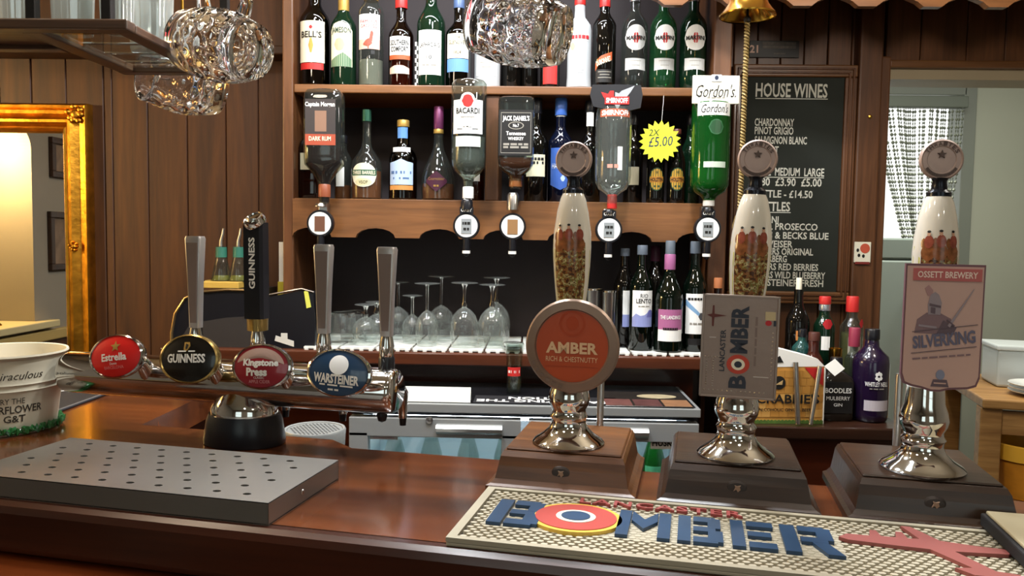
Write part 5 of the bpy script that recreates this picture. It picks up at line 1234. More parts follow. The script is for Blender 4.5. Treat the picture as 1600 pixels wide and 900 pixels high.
inverted('upside-down dark rum bottle with black and red label in the left optic', 507, [(8, 318), (8.5, 290), (10, 284), (20, 270), (29, 258), (30, 248), (30, 160), (29, 148), (25, 142), (14, 140)], g_clear2, liquid=(l_rum, 232), n=5, ay=.62, caps=((pm('neck_copper', '#8a4a30', .4), 9.3, 288, 308),),
         labels=(('label', pm('rum_label', '#3a3434', .5), rc_(-25, 22, 158, 228)), ('red_band', pm('rum_red', '#a34a34', .5), rc_(-25, 22, 212, 229)), ('tan_panel', pm('rum_tan', '#8a6a58', .5), rc_(-10, 8, 176, 208))),
         texts=(('Captain Morgan', lb_white, -2, 167, 46, 9, dict(bold=.03)), ('DARK RUM', lb_cream, -2, 219, 34, 7, dict(bold=.02))))
inverted('upside-down clear rum bottle with white label and red disc in its optic', 732, [(7.5, 300), (8, 284), (10, 278), (20, 270), (26.5, 260), (27.5, 250), (27.5, 150), (27.5, 132), (24, 127), (10, 126)], g_clear2, caps=((lb_white, 8.6, 292, 310),), liquid=(pm('clear_spirit', '#d9e0d8', .1, trans=.85, ior=1.33), 215),
         labels=(('label', lb_white, rc_(-26, 26, 160, 212)), ('label_arch', lb_white, el_(0, 162, 13, 13)), ('red_disc', redb, el_(0, 162, 9.5, 10)), ('lower_label', pm('label_clear', '#c9cfc8', .5), rc_(-20, 22, 216, 232))) + tuple(bars(186, 1, 4, 12, grey_ink, 1.2)),
         texts=(('BACARDI', blackink, 0, 177, 38, 9, dict(bold=.02)), ('CARTA BLANCA', grey_ink, 0, 188, 24, 3, {}), ('-*-', blackink, 0, 203, 34, 5, dict(bold=.02))))
inverted('upside-down square whiskey bottle with black label in its optic', 806, [(9, 296), (9, 288), (10.5, 282), (12, 274), (22, 266), (27, 258), (28, 248), (28, 162), (27, 156), (22, 154)], g_clear2, liquid=(l_whisky, 248), n=7, ay=.95, caps=((pm('neck_amber', '#7a4a26', .3), 10, 274, 292),),
         labels=(('label', lb_black, rc_(-26, 26, 176, 246)), ('label_line', grey_ink, rc_(-23, 23, 180, 180.8)), ('label_line', grey_ink, rc_(-23, 23, 241.5, 242.3)), ('label_line', grey_ink, rc_(-23, -22.4, 180, 242)), ('label_line', grey_ink, rc_(22.4, 23, 180, 242)), ('oval', grey_ink, el_(0, 200, 12, 6)), ('oval', lb_black, el_(0, 200, 10.5, 4.8))),
         texts=(("JACK DANIEL'S", lb_white, 0, 190, 41, 10, dict(bold=.03)), ('No.7', lb_white, 0, 200, 9, 5, dict(bold=.02)), ('Tennessee', lb_white, 0, 212, 30, 6, dict(bold=.02)), ('WHISKEY', lb_white, 0, 220, 24, 5, dict(bold=.02)), ('~4\n~3', grey_ink, 0, 231, 38, 9, {})))
inverted('upside-down clear vodka bottle below a black hexagonal sign in its optic', 957, [(7.5, 326), (8, 306), (12, 302), (22, 296), (27, 286), (28, 274), (28, 192), (27, 178), (26, 170)], g_vodka, caps=((redb, 7.6, 304, 326),),
         labels=(('label', pm('vodka_band', '#a9553a', .5), rc_(-26, 26, 174, 186)), ('back_label', pm('vodka_back', '#d9dad4', .5), rc_(4, 12, 232, 268))), texts=(('SMIRNOFF', lb_white, 0, 180, 46, 8, dict(bold=.03)), ('~2', pm('vodka_pink', '#c98a7a', .5), -3, 262, 17, 8, dict(shear=.3))))
inverted('upside-down vivid green gin bottle with white band in the right optic', 1108, [(8, 322), (9, 312), (14, 306), (24, 300), (29, 290), (29.5, 278), (29.5, 190), (29.5, 166), (28, 162)], g_vgreen, caps=((lb_white, 8.8, 308, 322),), liquid=(pm('gin_green', '#1f7a30', .15), 262),
         labels=(('label', lb_white, rc_(-29, 29, 164, 184)), ('foot_label', pm('gin_silver', '#b9c4b4', .5), rc_(-16, 20, 255, 264)), ('seal_ring', pm('seal_green', '#2a5e38', .4), el_(2, 202, 12, 12)), ('seal', pm('seal_dark', '#1c4527', .4), el_(2, 202, 10.5, 10.5))), texts=(("Gordon's", blackink, 0, 173.5, 44, 13, dict(shear=.35)),))
optic(501, 349, 'plain topped spirit optic under the dark rum bottle', 312, pic_b, False)
optic(729, 353, 'spirit optic with name tab under the clear rum bottle', 306, pic_g, True)
optic(801, 354, 'spirit optic under the square whiskey bottle', 296, pic_o, False)
optic(951, 359, 'spirit optic with name tab under the clear vodka bottle', 322, pic_g, True)
optic(1105, 358, 'spirit optic with name tab under the green gin bottle', 318, pic_g, True)
# signs over the optics
p = PY(963, 152, YO - .035); k = depth(p) / F
sg = thing('optic_sign', 'black hexagonal sign with red and silver eagle above the vodka bottle', 'sign', (p.x, p.y, p.z))
ob('board', MB().prism([(-41 * k, 4 * k), (-38 * k, 19 * k), (0, 20 * k), (38 * k, 19 * k), (41 * k, 4 * k), (38 * k, -16 * k), (6 * k, -24 * k), (-36 * k, -14 * k)], 0, .006), blackm, sg)
ob('stem', MB().rbox(-.006, .006, .006, .012, -26 * k, 10 * k, .001), black, sg)
for nm, mt, pts in (('red_wing', redb, [(-24, 8), (-13, 5), (-10, 10), (-4, 10), (-4, -10), (-12, -8), (-20, 0)]), ('silver_wing', pm('eagle_silver', '#b9bcc2', .3, .5), [(-2, 8), (4, 6), (8, 10), (28, 18), (22, 8), (14, -2), (4, -6), (-2, -8)]), ('tail', pm('eagle_silver', '#b9bcc2', .3, .5), [(-4, -8), (8, -8), (2, -20)])):
    patch(sg, nm, mt, [(a * k, b * k) for a, b in pts], y=-.0008)
o = ob('name_band', MB().prism(rect(-18 * k, 20 * k, -11 * k, 1 * k), -.002, -.001), redb, sg); txt(o, 'SMIRNOFF', lb_white, 1 * k, -5 * k, 34 * k, 8 * k, y=-.0024, bold=.03)
p = PY(1119, 140, YO - .03); k = depth(p) / F
sg = thing('optic_sign', 'cream rectangular sign with black script above the green gin bottle', 'sign', (p.x, p.y, p.z))
b_ = ob('board', MB().rbox(-36.5 * k, 36.5 * k, 0, .008, -22 * k, 22 * k, .002), pm('sign_cream', '#ece6d2', .4), sg)
ob('crest_tab', MB().rbox(-8 * k, 8 * k, -.002, 0, 12 * k, 23 * k, .001), pm('sign_grey', '#c9cdd2', .4), sg); patch(sg, 'crest', navy, ell(0, 18 * k, 3 * k, 3.5 * k, 12), y=-.0026)
txt(b_, "Gordon's.", blackink, 0, -2 * k, 62 * k, 20 * k, y=-.0006, shear=.35); txt(b_, '~4', grey_ink, 0, -12.5 * k, 28 * k, 2.5 * k, y=-.0006)
ob('stem', MB().rbox(-.006, .006, .008, .014, -24 * k, 10 * k, .001), black, sg)
# price star
p = PY(1031, 221, YS - .012); k = depth(p) / F
st = thing('price_star', 'fluorescent yellow starburst price card reading 2x 5.00', 'price card', (p.x, p.y, p.z), (0, R(4), 0))
b_ = ob('card', MB().prism([((33 if i % 2 == 0 else 26) * k * math.sin(R(9.47 * i)), (33 if i % 2 == 0 else 26) * k * math.cos(R(9.47 * i))) for i in range(38)], 0, .001), pm('fluoro_yellow', '#e6ee3a', .6, emit='#e6ee3a', es=0), st)
pen = pm('felt_pen', '#3a4a2c', .6); txt(b_, '2X', pen, -10 * k, 13 * k, 17 * k, 10 * k, y=-.0006, shear=.2, rot=R(6)); txt(b_, '£5.00', pm('felt_pen_navy', '#2e3358', .6), 1 * k, 0, 38 * k, 15 * k, y=-.0006, shear=.2, rot=R(8))
ob('hanging_thread', MB().tube([(0, .002, 30 * k), (0, .004, 60 * k), (0, .008, zS1 - .022 - p.z)], .0005, 5), white, st)

# ================================================================== GLASSES ON THE WORKTOP
GG = 'upturned glasses on the drip matting'
def goblet(px, pyt, pyb, bw, fwid, Y, label, stem=.32, ribs=False, knop=True):
    "stem glass standing on its rim: bowl below, foot on top"
    z0 = zM + .0004; x = PY(px, pyb, Y).x; k = depth((x, Y, z0)) / F; H = (PY(px, pyt, Y).z - z0)
    b, f_ = bw / 2 * k, fwid / 2 * k; hb_ = H * (1 - stem) - .004; t = thing('stem_glass', label, 'glass', (x, Y, z0), (0, 0, 0), GG)
    pr = [(b * .86, 0), (b * .94, hb_ * .2), (b, hb_ * .42), (b * .96, hb_ * .62), (b * .78, hb_ * .80), (b * .45, hb_ * .93), (.006, hb_)]
    inner = [(max(.0008, r_ - .0016), z - .0005) for r_, z in reversed(pr)]; inner[-1] = (pr[0][0] - .0012, 0)
    ob('bowl', MB().lathe(pr + [(.005, hb_ + .001)], 36, dim=(lambda a, z: -.0012 * abs(math.sin(9 * a))) if ribs else None), g_wine, t, smooth=True)
    ob('stem', MB().lathe([(.0065, hb_ - .002), (.0085, hb_ + .006), (.005, hb_ + .014), (.0042, (hb_ + H) / 2), (.0055, H - .014), (.010, H - .005)] if knop else [(.005, hb_ - .002), (.0045, H - .01), (.008, H - .004)], 16), g_mug, t, smooth=True)
    ob('foot', MB().lathe([(0, H), (f_ * .9, H), (f_, H - .001), (f_, H - .0022), (f_ * .5, H - .004), (.009, H - .007), (0, H - .007)], 36), g_wine, t, smooth=True)
def tumbler(px, pyt, pyb, w_, Y, label, z0=None, group=GG, mat=None, ribs=12):
    z0 = zM + .0004 if z0 is None else z0; x = PY(px, pyb, Y).x; k = depth((x, Y, z0)) / F; H = PY(px, pyt, Y).z - z0; b = w_ / 2 * k
    t = thing('tumbler', label, 'glass', (x, Y, z0), (0, 0, 0), group)
    ob('wall', MB().lathe([(b, 0), (b, H * .3), (b * .95, H * .8), (b * .9, H - .004)], 48, dim=(lambda a, z: -.0012 * abs(math.sin(ribs / 2 * a)))), mat or g_wine, t, smooth=True)
    ob('foot', MB().lathe([(0, H - .012), (b * .86, H - .012), (b * .9, H - .004), (b * .86, H), (0, H)], 36), g_mug, t, smooth=True)
goblet(725, 441, 538, 45, 42, 2.11, 'stout stemmed goblet upturned at the front, left of the last glass', .36)
goblet(768, 444, 538, 45, 40, 2.115, 'stout stemmed goblet upturned at the right end of the row', .34)
goblet(775, 433, 532, 44, 42, 2.19, 'tall goblet upturned behind the right end glass', .36)
goblet(667, 442, 536, 36, 40, 2.13, 'slim wine glass upturned in the middle of the row, tallest foot at the front', .42, knop=False)
goblet(644, 461, 531, 33, 31, 2.18, 'small wine glass upturned left of the slim wine glass', .38, knop=False)
goblet(689, 431, 526, 44, 42, 2.25, 'tall wine glass upturned behind the slim wine glass', .44, knop=False)
goblet(622, 440, 524, 40, 34, 2.27, 'wine glass upturned behind the rightmost silver tap', .42, knop=False)
goblet(571, 475, 534, 42, 34, 2.13, 'short footed ice cream style glass upturned beside the silver tap', .28, True)
goblet(588, 471, 528, 40, 34, 2.20, 'short footed glass upturned behind its twin near the silver tap', .28, True)
tumbler(536, 488, 535, 42, 2.13, 'short ribbed tumbler upturned at the left end of the matting')
tumbler(552, 486, 528, 40, 2.21, 'short ribbed tumbler upturned behind the left end tumbler')
tumbler(802, 535, 556, 0.1 + 36, 2.08, 'small clear shot glass at the right end of the glasses')
# pint glass with red print standing on the cooler
zf_ = zF + .0018; Yp = 2.0
x = PY(803, 600, Yp).x; k = depth((x, Yp, 1)) / F; H = PY(803, 537, Yp).z - zf_
pg = thing('pint_glass', 'straight pint glass with red and white print on the cooler top', 'glass', (x, Yp, zf_)); b = 14 * k
ob('wall', MB().lathe([(b * .72, 0), (b * .78, .004), (b, H), (b * .96, H), (b * .74, .006), (0, .006)], 36), g_clear, pg, smooth=True)
pz = PY(803, 579, Yp).z - zf_; o = patch(pg, 'red_print', redb, rect(-11 * k, 11 * k, pz - 7 * k, pz + 7 * k), r=b * .92); txt(o, '~3', lb_white, 0, pz, 19 * k, 6 * k, r=b * .93, bold=.02)

# steel cups and wine bottles on the worktop
for i, (px, pt_, w_, Y) in enumerate(((928, 452, 26, 2.20), (951, 455, 20, 2.14))):
    x = PY(px, 500, Y).x; k = depth((x, Y, 1.1)) / F; H = PY(px, pt_, Y).z - zM
    o = thing('steel_cup', 'tall stainless steel cup behind the orange pump clip, %s one' % ('wider' if i == 0 else 'narrower'), 'cup', (x, Y, zM + .0004)); b = w_ / 2 * k
    ob('wall', MB().lathe([(0, 0), (b * .85, 0), (b * .88, .003), (b, H - .002), (b * 1.03, H), (b * .96, H), (b * .84, .006), (0, .006)], 32), chrome_b, o, smooth=True)
    ob('rim', MB().lathe([(b * .97, H - .003), (b * 1.06, H - .003), (b * 1.06, H + .001), (b * .97, H + .001)], 32), chrome, o, smooth=True)
YWb = 2.125; GW = 'wine bottles on the worktop'
stopper = pm('stopper_grey', '#5c6570', .5)
def stop(t, k, Z, Ra, py, top): pass
lt_ = pm('label_lilac', '#8a92c4', .5)
bottle('green wine bottle with white and lilac mountain label on the worktop', 1003, YWb, zM + .0004, std(18.5, 548, 450, 412, 7, 396), g_wineb, group=GW, caps=((stopper, 8, 383, 398),),
       labels=(('label', lb_white, rc_(-17.5, 17.5, 453, 509)), ('lilac_mountains', lt_, [(-17.5, 509), (17.5, 509), (17.5, 486), (11, 482), (5, 490), (-4, 492), (-10, 488), (-17.5, 495)]), ('peak', pm('label_violet', '#6a6aa8', .5), [(6, 494), (17, 494), (17, 484), (11, 481)])), texts=(('RIO', blackink, 2, 461, 12, 6, {}), ('LENTO', blackink, 2, 469, 25, 7, dict(bold=.02)), ('~3', grey_ink, 2, 477, 18, 2, {})))
bottle('green wine bottle with pink capsule and pink and white label on the worktop', 1046, YWb - .02, zM + .0004, std(22, 551, 468, 420, 7.5, 400), g_wineb, group=GW, caps=((stopper, 7.5, 376, 398), (pm('capsule_pink', '#9a5a86', .4), 8.6, 397, 421)),
       labels=(('label', lb_white, rc_(-21, 21, 482, 531)), ('pink_band', pm('label_rose', '#a4608a', .5), rc_(-21, 21, 482, 513)), ('dark_slot', lb_black, rc_(-12, 12, 510, 514))), texts=(('THE LANDINGS', lb_white, 0, 494, 34, 6, dict(bold=.02)),))
bottle('green wine bottle with white label and blue ribbon stripe on the worktop', 1086, YWb, zM + .0004, std(18.5, 550, 452, 412, 7, 394), g_wineb, group=GW, caps=((stopper, 8.4, 377, 396),),
       labels=(('label', lb_white, rc_(-17.5, 17.5, 458, 520)), ('blue_ribbon', pm('ribbon_blue', '#7aa0c4', .5), [(-17.5, 466), (-17.5, 476), (6, 494), (8, 490)]), ('medal', pm('medal_grey', '#4a4a4c', .5), el_(8, 493, 5, 6)), ('small_label', lb_black, rc_(-12, 10, 527, 537))), texts=(('~6', blackink, 0, 466, 28, 5, {}), ('~3', grey_ink, 0, 504, 20, 4, {})))
bottle('dark wine bottle half hidden left of the mountain label wine', 976, YWb + .06, zM + .0004, std(17, 545, 450, 412, 6.5, 398), g_dark, group=GW, labels=(('label', lb_white, rc_(-4, 14, 453, 509)), ('lilac_strip', lt_, rc_(-4, 14, 490, 509))), caps=((stopper, 7, 388, 400),))
bottle('dark wine bottle standing behind the pink labelled wine', 1024, YWb + .09, zM + .0004, std(17, 545, 440, 410, 6.5, 392), g_dark, group=GW, caps=((pm('capsule_plum', '#4a2038', .4), 8, 384, 408),))
# cork-topped bottle between shelves and pump
bottle('small cork stoppered bottle behind the rectangular pump clip', 1121, 2.11, zM + .0004, std(14, 550, 490, 468, 6, 446), g_amber, group=GW, caps=((pm('cork', '#a5643c', .7), 6.5, 434, 450),), liquid=(l_amber, 510))

# ------------------------------------------------------------------ left end of the worktop: till, dome, pourer bottles, card
zt0 = zCt + .0003; YE = 2.10
p = PY(445, 555, YE); k = depth(p) / F
tl = thing('till', 'black plastic till with a sloping silver edged top at the left of the worktop', 'till', (p.x, YE, zt0)); Z = lambda q: PY(445, q, YE).z - zt0
ob('housing', MB().prism([(-40 * k, 0), (50 * k, 0), (52 * k, Z(505)), (48 * k, Z(457)), (30 * k, Z(452)), (-40 * k, Z(468))], -.02, .035), black, tl)
ob('silver_edge', MB().tube([(-40 * k, -.02, Z(464)), (0, -.021, Z(456)), (30 * k, -.021, Z(450)), (49 * k, -.02, Z(455))], .003, 8), chrome_b, tl, smooth=True)
tp = pm('masking_tape', '#cfcdc4', .7)
ob('tape', MB().prism([(-12 * k, Z(531)), (18 * k, Z(540)), (18 * k, Z(531)), (-10 * k, Z(523))], -.0212, -.0202), tp, tl); ob('tape', MB().prism(rect(-2 * k, 8 * k, Z(528), Z(519)), -.0214, -.0203), tp, tl)
ob('yellow_tag', MB().prism([(38 * k, Z(480)), (45 * k, Z(478)), (40 * k, Z(452)), (34 * k, Z(454))], -.0225, -.0205), pm('tag_yellow', '#d8d85a', .6), tl)
o = ob('keytag', MB().prism([(56 * k, Z(500)), (66 * k, Z(497)), (60 * k, Z(462)), (53 * k, Z(466))], -.022, -.020), white, tl); patch(tl, 'keytag_print', blackink, [(57 * k, Z(486)), (61 * k, Z(485)), (60 * k, Z(476)), (56 * k, Z(477))], y=-.0226)
p = PY(338, 556, YE); k = depth(p) / F
dm = thing('bar_caddy', 'black domed bar caddy with a bright metal rim behind the taps', 'caddy', (p.x, YE, zt0))
Zd = lambda q: PY(338, q, YE).z - zt0
arc = [(-66 * k, 0), (-66 * k, Zd(520)), (-60 * k, Zd(490)), (-44 * k, Zd(466)), (-20 * k, Zd(456)), (20 * k, Zd(452)), (64 * k, Zd(452)), (64 * k, 0)]
ob('dome', MB().prism(arc, -.015, .17), black, dm)
ob('metal_rim', MB().tube([(a, -.016, b) for a, b in arc[:7]], .0042, 8), pm('warm_metal', '#b09468', .25, .9), dm, smooth=True)
ob('front_plate', MB().prism([(-50 * k, 0), (-50 * k, Zd(528)), (-36 * k, Zd(505)), (20 * k, Zd(495)), (60 * k, Zd(492)), (60 * k, 0)], -.020, -.015), pm('smoked_plate', '#3a3634', .2), dm)
zdm = Zd(452) + zt0
lt2 = ob('cutting_board', MB().rbox(-.06, .06, -.05, .05, 0, .018, .002), pm('board_orange', '#c9a24a', .5), None, (PY(350, 444, YE + .08).x, YE + .08, zdm + .0005)); tag(lt2, 'thin orange yellow board lying on top of the black caddy', 'board')
for i, px in enumerate((346, 373)):
    Yq = YE + .08; zb_ = zdm + .019; x = PY(px, 430, Yq).x; k = depth((x, Yq, 1.3)) / F; Zq = lambda q: PY(px, q, Yq).z - zb_
    o = thing('syrup_bottle', 'small conical clear syrup bottle with green tape and steel pourer, %s of two' % ('left', 'right')[i], 'bottle', (x, Yq, zb_), group='syrup bottles with pourers')
    ob('flask', MB().lathe([(0, 0), (16 * k, 0), (16.5 * k, .004), (8 * k, Zq(402)), (6 * k, Zq(392)), (6 * k, Zq(384)), (0, Zq(384))], 28), g_clear2, o, smooth=True)
    ob('syrup', MB().lathe([(0, .002), (14.5 * k, .002), (14.5 * k, .004), (11.5 * k, Zq(430)), (0, Zq(430))], 28), pm('lime_syrup', '#b3a84a', .1, trans=.5), o, smooth=True)
    ob('tape_band', MB().lathe([(6.6 * k, Zq(402)), (8.6 * k, Zq(402)), (8.2 * k, Zq(386)), (6.4 * k, Zq(386))], 20), pm('tape_green', '#2f6a58', .5), o, smooth=True)
    ob('pourer', MB().tube([(0, 0, Zq(386)), (0, 0, Zq(376)), (3 * k, 0, Zq(366)), (4 * k, 0, Zq(357))], [3.4 * k, 2.6 * k, 2.4 * k, 2.0 * k], 10), chrome_b, o, smooth=True)
x = PY(330, 425, YE + .1).x; k = YE / F
o = ob('jigger', MB().lathe([(0, .0), (7 * k, 0), (3 * k, .022), (7.5 * k, .05), (6.8 * k, .05), (2 * k, .022), (0, .02)], 20), pm('copper_jigger', '#a5825a', .25, .9), None, (x - .01, YE + .05, zdm + .019), smooth=True); tag(o, 'small copper jigger beside the syrup bottles', 'jigger')
p = PY(436, 450, 2.2); k = 2.2 / F
cs = thing('card_box', 'tall slim white box with yellow foot standing against the shelf post', 'box', (p.x, 2.24, zt0)); Zc = lambda q: PY(436, q, 2.24).z - zt0
ob('box_body', MB().rbox(-7.5 * k, 7.5 * k, 0, .04, Zc(451), Zc(378), .001), white, cs); ob('box_foot', MB().rbox(-9 * k, 9.5 * k, -.002, .042, 0, Zc(440), .001), pm('box_yellow', '#c9b83a', .5), cs)

# ------------------------------------------------------------------ things on the cooler top
p = PZ(684, 620, zF + .002)
wp = thing('folded_card', 'blank white folded card standing on the cooler top behind the font', 'card', (p.x, p.y - .06, zF + .0018)); k = depth(p) / F
ob('card_front', MB().add([(-54 * k, 0, 0), (54 * k, 0, 0), (54 * k, .014, .034), (-54 * k, .014, .034), (-54 * k, .001, 0), (54 * k, .001, 0), (54 * k, .015, .034), (-54 * k, .015, .034)], [(0, 1, 2, 3), (7, 6, 5, 4), (0, 4, 5, 1), (1, 5, 6, 2), (2, 6, 7, 3), (3, 7, 4, 0)]), pm('white_card_clean', '#eeeee4', .6), wp)
ob('card_back', MB().add([(-54 * k, .030, 0), (54 * k, .030, 0), (54 * k, .015, .034), (-54 * k, .015, .034)], [(0, 1, 2, 3)]), MC['white_card_clean'], wp)
pL, pR = PZ(738, 632, zF + .002), PZ(958, 640, zF + .002)
ps = thing('slogan_mat', 'black counter mat with upside-down white slogan on the cooler top', 'mat', ((pL.x + pR.x) / 2, pL.y + .055, zF + .0017), (0, 0, math.pi)); w_ = (pR.x - pL.x)
ob('mat_sheet', MB().rbox(-w_ / 2 - .02, w_ / 2, -.05, .035, 0, .002, .0006, 1), blackm, ps)
txt(ps, 'SATISFYING THE\nNATION', lb_white, -.0, -.006, w_ * .96, .062, y=.0023, plane='xy', bold=.03, line=.9)
pL, pR = PZ(946, 636, zF + .002), PZ(1088, 641, zF + .002)
po = thing('picture_mat', 'brown pink photo panel mat on the right of the cooler top', 'mat', ((pL.x + pR.x) / 2, pL.y + .11, zF + .0017)); w_ = pR.x - pL.x
ob('mat_sheet', MB().rbox(-w_ / 2, w_ / 2, -.10, .08, 0, .002, .0006, 1), pm('photo_dark', '#2a2522', .25), po)
for i in range(3): ob('photo_panel', MB().box(-w_ / 2 + i * w_ / 3 + .003, -w_ / 2 + (i + 1) * w_ / 3 - .003, -.096, -.02, .002, .0024), pm('photo_pink%d' % i, ('#6a4540', '#5a3a38', '#8a6448')[i], .3, var=.25, vscale=25), po)
ob('photo_food', MB().prism(ell(.035, .02, .05, .026, 20), .0024, .0028, 'xy'), pm('photo_buff', '#a89a7c', .4, var=.2, vscale=40), po)

# ================================================================== RIGHT-HAND LOWER COUNTER
YR = 1.80; zR = PY(1290, 668, YR).z
xr0, xr1 = PY(1178, 670, YR).x, PY(1412, 672, YR).x
rcn = thing('side_counter', 'low dark brown wooden counter beside the doorway', 'counter', (0, 0, 0))
ob('counter_top', MB().rbox(xr0, xr1 + .02, YR, YW - .05, zR - .03, zR, .004), wood('side_counter_wood', '#3d2418', '#25140c', 'x', .8, .3, .3, .4), rcn)
ob('front', MB().box(xr0 + .01, xr1 + .01, YR + .03, YR + .05, 0, zR - .03), w_barf, rcn); ob('end_panel', MB().box(xr0 + .01, xr0 + .03, YR + .05, YW - .06, 0, zR - .03), w_barf, rcn)
GN = 'gin bottles on the side counter'; z_ = zR + .0005
YG = 1.89
bottle('purple gin bottle with white lettering on the side counter', 1362, YG, z_, [(26, 652), (27, 645), (27, 566), (25, 556), (16, 547), (11, 541), (10, 530), (10, 520)], pm('purple_glass', '#1c0f28', .18, coat=.5), group=GN, caps=((black, 11, 514, 530),),
       labels=(('label', pm('label_lilacgrey', '#b9b0b6', .5), rc_(-19, 21, 621, 637)),) + tuple(('flower_petal', lb_white, el_(1 + 4 * math.cos(R(a)), 584 - 4.5 * math.sin(R(a)), 2.6, 3.2, 10)) for a in (40, 90, 140, 215, 270, 325)), texts=(('WHITLEY NEILL', lb_white, -1, 596, 36, 7, dict(bold=.02)), ('~3', grey_ink, -1, 603, 22, 2.5, {})))
bottle('square black labelled mulberry gin bottle with white paper on its cap', 1306, YG, z_, [(24, 652), (24.5, 646), (24.5, 596), (22, 588), (13, 580), (9, 574), (9, 566)], thin('gin_dark', '#4a4038', diffuse_lift=.2), group=GN, caps=((black, 9, 558, 570),), n=6, ay=.7,
       labels=(('label', lb_black, rc_(-23, 20, 594, 642)),), texts=(('BOODLES', lb_white, -2, 607, 40, 8, dict(bold=.02)), ('MULBERRY', lb_white, -2, 619, 36, 6, {}), ('GIN', lb_white, -2, 629, 13, 5, {})))
p = PY(1304, 573, YG - .05); k = depth(p) / F
o = ob('paper_slip', MB().prism([(-15 * k, 0), (1 * k, -15 * k), (17 * k, -3 * k), (2 * k, 12 * k)], 0, .0006), white, None, (p.x, YG - .046, p.z), (R(-10), 0, 0)); tag(o, 'white square paper slip leaning on the mulberry gin bottle', 'paper')
bottle('clear gin bottle with tall oval cream label between the dark gins', 1334, YG + .075, z_, std(13, 648, 560, 548, 6, 540), g_clear2, group=GN, caps=((pm('cap_wine', '#8a2f45', .4), 8.5, 512, 541),), labels=(('label', cream, el_(1, 612, 8, 24)),))
YH = 2.02
bottle('green gin bottle with bright red cap and red seal on the side counter', 1288, YH, z_, std(16, 632, 512, 488, 7.5, 478), g_dkgreen, group=GN, caps=((redb, 8.8, 463, 475), (pm('cap_silver', '#b8bcc4', .25, .8), 8.4, 474, 485)), labels=(('label', lb_white, rc_(-9, 4, 524, 545)), ('red_seal', red, el_(0, 505, 8, 8))))
bottle('clear gin bottle with orange red cap and picture label on the side counter', 1331, YH, z_, std(17, 632, 512, 494, 8, 482), g_clear2, group=GN, caps=((redb, 9.3, 463, 487),), labels=(('label', pm('label_greyish', '#a8a294', .5), rc_(-11, 9, 525, 552)), ('picture', pm('label_pic', '#5f5a50', .5), el_(0, 538, 6, 9)), ('red_seal', red, el_(10, 504, 5, 7))), liquid=(pm('olive_liquor', '#6a6438', .1), 520))
bottle('dark bottle with cream pouring spout behind the ginger beer carton', 1247, YH, z_, std(18, 632, 504, 470, 7, 452), g_dark, group=GN, caps=((cream, 4.5, 434, 462),), labels=(('label', pm('label_oran', '#b8763c', .5), rc_(-8, 5, 515, 530)),))
bottle('teal liqueur bottle behind the ginger beer carton', 1253, YG + .07, z_, std(15, 640, 545, 530, 6, 522), thin('teal_glass', '#3f7a74', diffuse_lift=.25), group=GN, caps=((black, 6.5, 514, 526),))
bottle('reddish brown short necked bottle beside the ginger beer carton', 1271, YG + .03, z_, std(15, 645, 566, 548, 8, 524), thin('rosy_glass', '#5e2a20', diffuse_lift=.35), group=GN, caps=((pm('cap_rosy', '#4a241c', .5), 8.6, 519, 532),))
x = PY(1296, 560, YG + .10).x; k = 2 / F; zj = PY(1296, 541, YG + .1).z - z_
o = thing('spirit_measure', 'gold coloured spirit measure on a stem among the gin bottles', 'measure', (x, YG + .062, z_))
ob('cup', MB().lathe([(3 * k, zj - .04), (9 * k, zj - .03), (10 * k, zj), (9.2 * k, zj), (8 * k, zj - .028), (0, zj - .036)], 24), brass, o, smooth=True); ob('stem', MB().lathe([(0, 0), (12 * k, 0), (12 * k, .003), (2.5 * k, .008), (2.5 * k, zj - .035), (0, zj - .035)], 20), brass, o, smooth=True)
# ginger beer carton with two steel spoons
p = PY(1231, 665, YR + .03); k = depth(p) / F
cb = thing('carton', 'tan ginger beer carton caddy with straw texture and grass print', 'carton', (p.x, YR + .03, z_), (0, 0, R(4))); Z = lambda q: PY(1231, q, YR + .03).z - z_
tan = pm('carton_tan', '#c08a40', .6, var=.18, vscale=45)
a, b = -57 * k, 55 * k
bd = ob('carton_body', MB().box(a, b, 0, .07, 0, Z(572)), tan, cb)
ob('straw_brick', MB().box(a, b, -.0004, 0, .0, .001), tan, cb)
nb = 8
for r_ in range(6):
    for c_ in range(nb):
        w1 = (b - a) / nb; x0 = a + c_ * w1 + (w1 / 2 if r_ % 2 else 0)
        if x0 + w1 > b: continue
        ob('straw_brick', MB().box(x0 + .0006, x0 + w1 - .0006, -.0009, -.0001, Z(652) + r_ * .0185 + .0006, Z(652) + (r_ + 1) * .0185 - .0006), pm('straw_tan%d' % (random.randrange(3)), ('#c68f44', '#b98238', '#cd9a50')[random.randrange(3)], .6), cb)
ob('white_shoulder', MB().prism([(a, Z(574)), (b, Z(572)), (b - 12 * k, Z(560)), (a + 40 * k, Z(545)), (a, Z(545))], -.0006, .07), white, cb)
ob('black_window', MB().prism([(a + 20 * k, Z(568)), (a + 46 * k, Z(566)), (a + 40 * k, Z(556))], -.0016, -.0007), blackink, cb)
ob('red_flash', MB().prism([(b - 32 * k, Z(574)), (b - 2 * k, Z(574)), (b - 2 * k, Z(602)), (b - 16 * k, Z(592))], -.0018, -.0008), redb, cb)
ob('grass_strip', MB().prism([(a, 0)] + [(a + (b - a) * i / 40, Z(658) + (.004 if i % 2 else .0015)) for i in range(41)] + [(b, 0)], -.0022, -.001), pm('carton_grass', '#4f6a2a', .6, var=.3, vscale=80), cb)
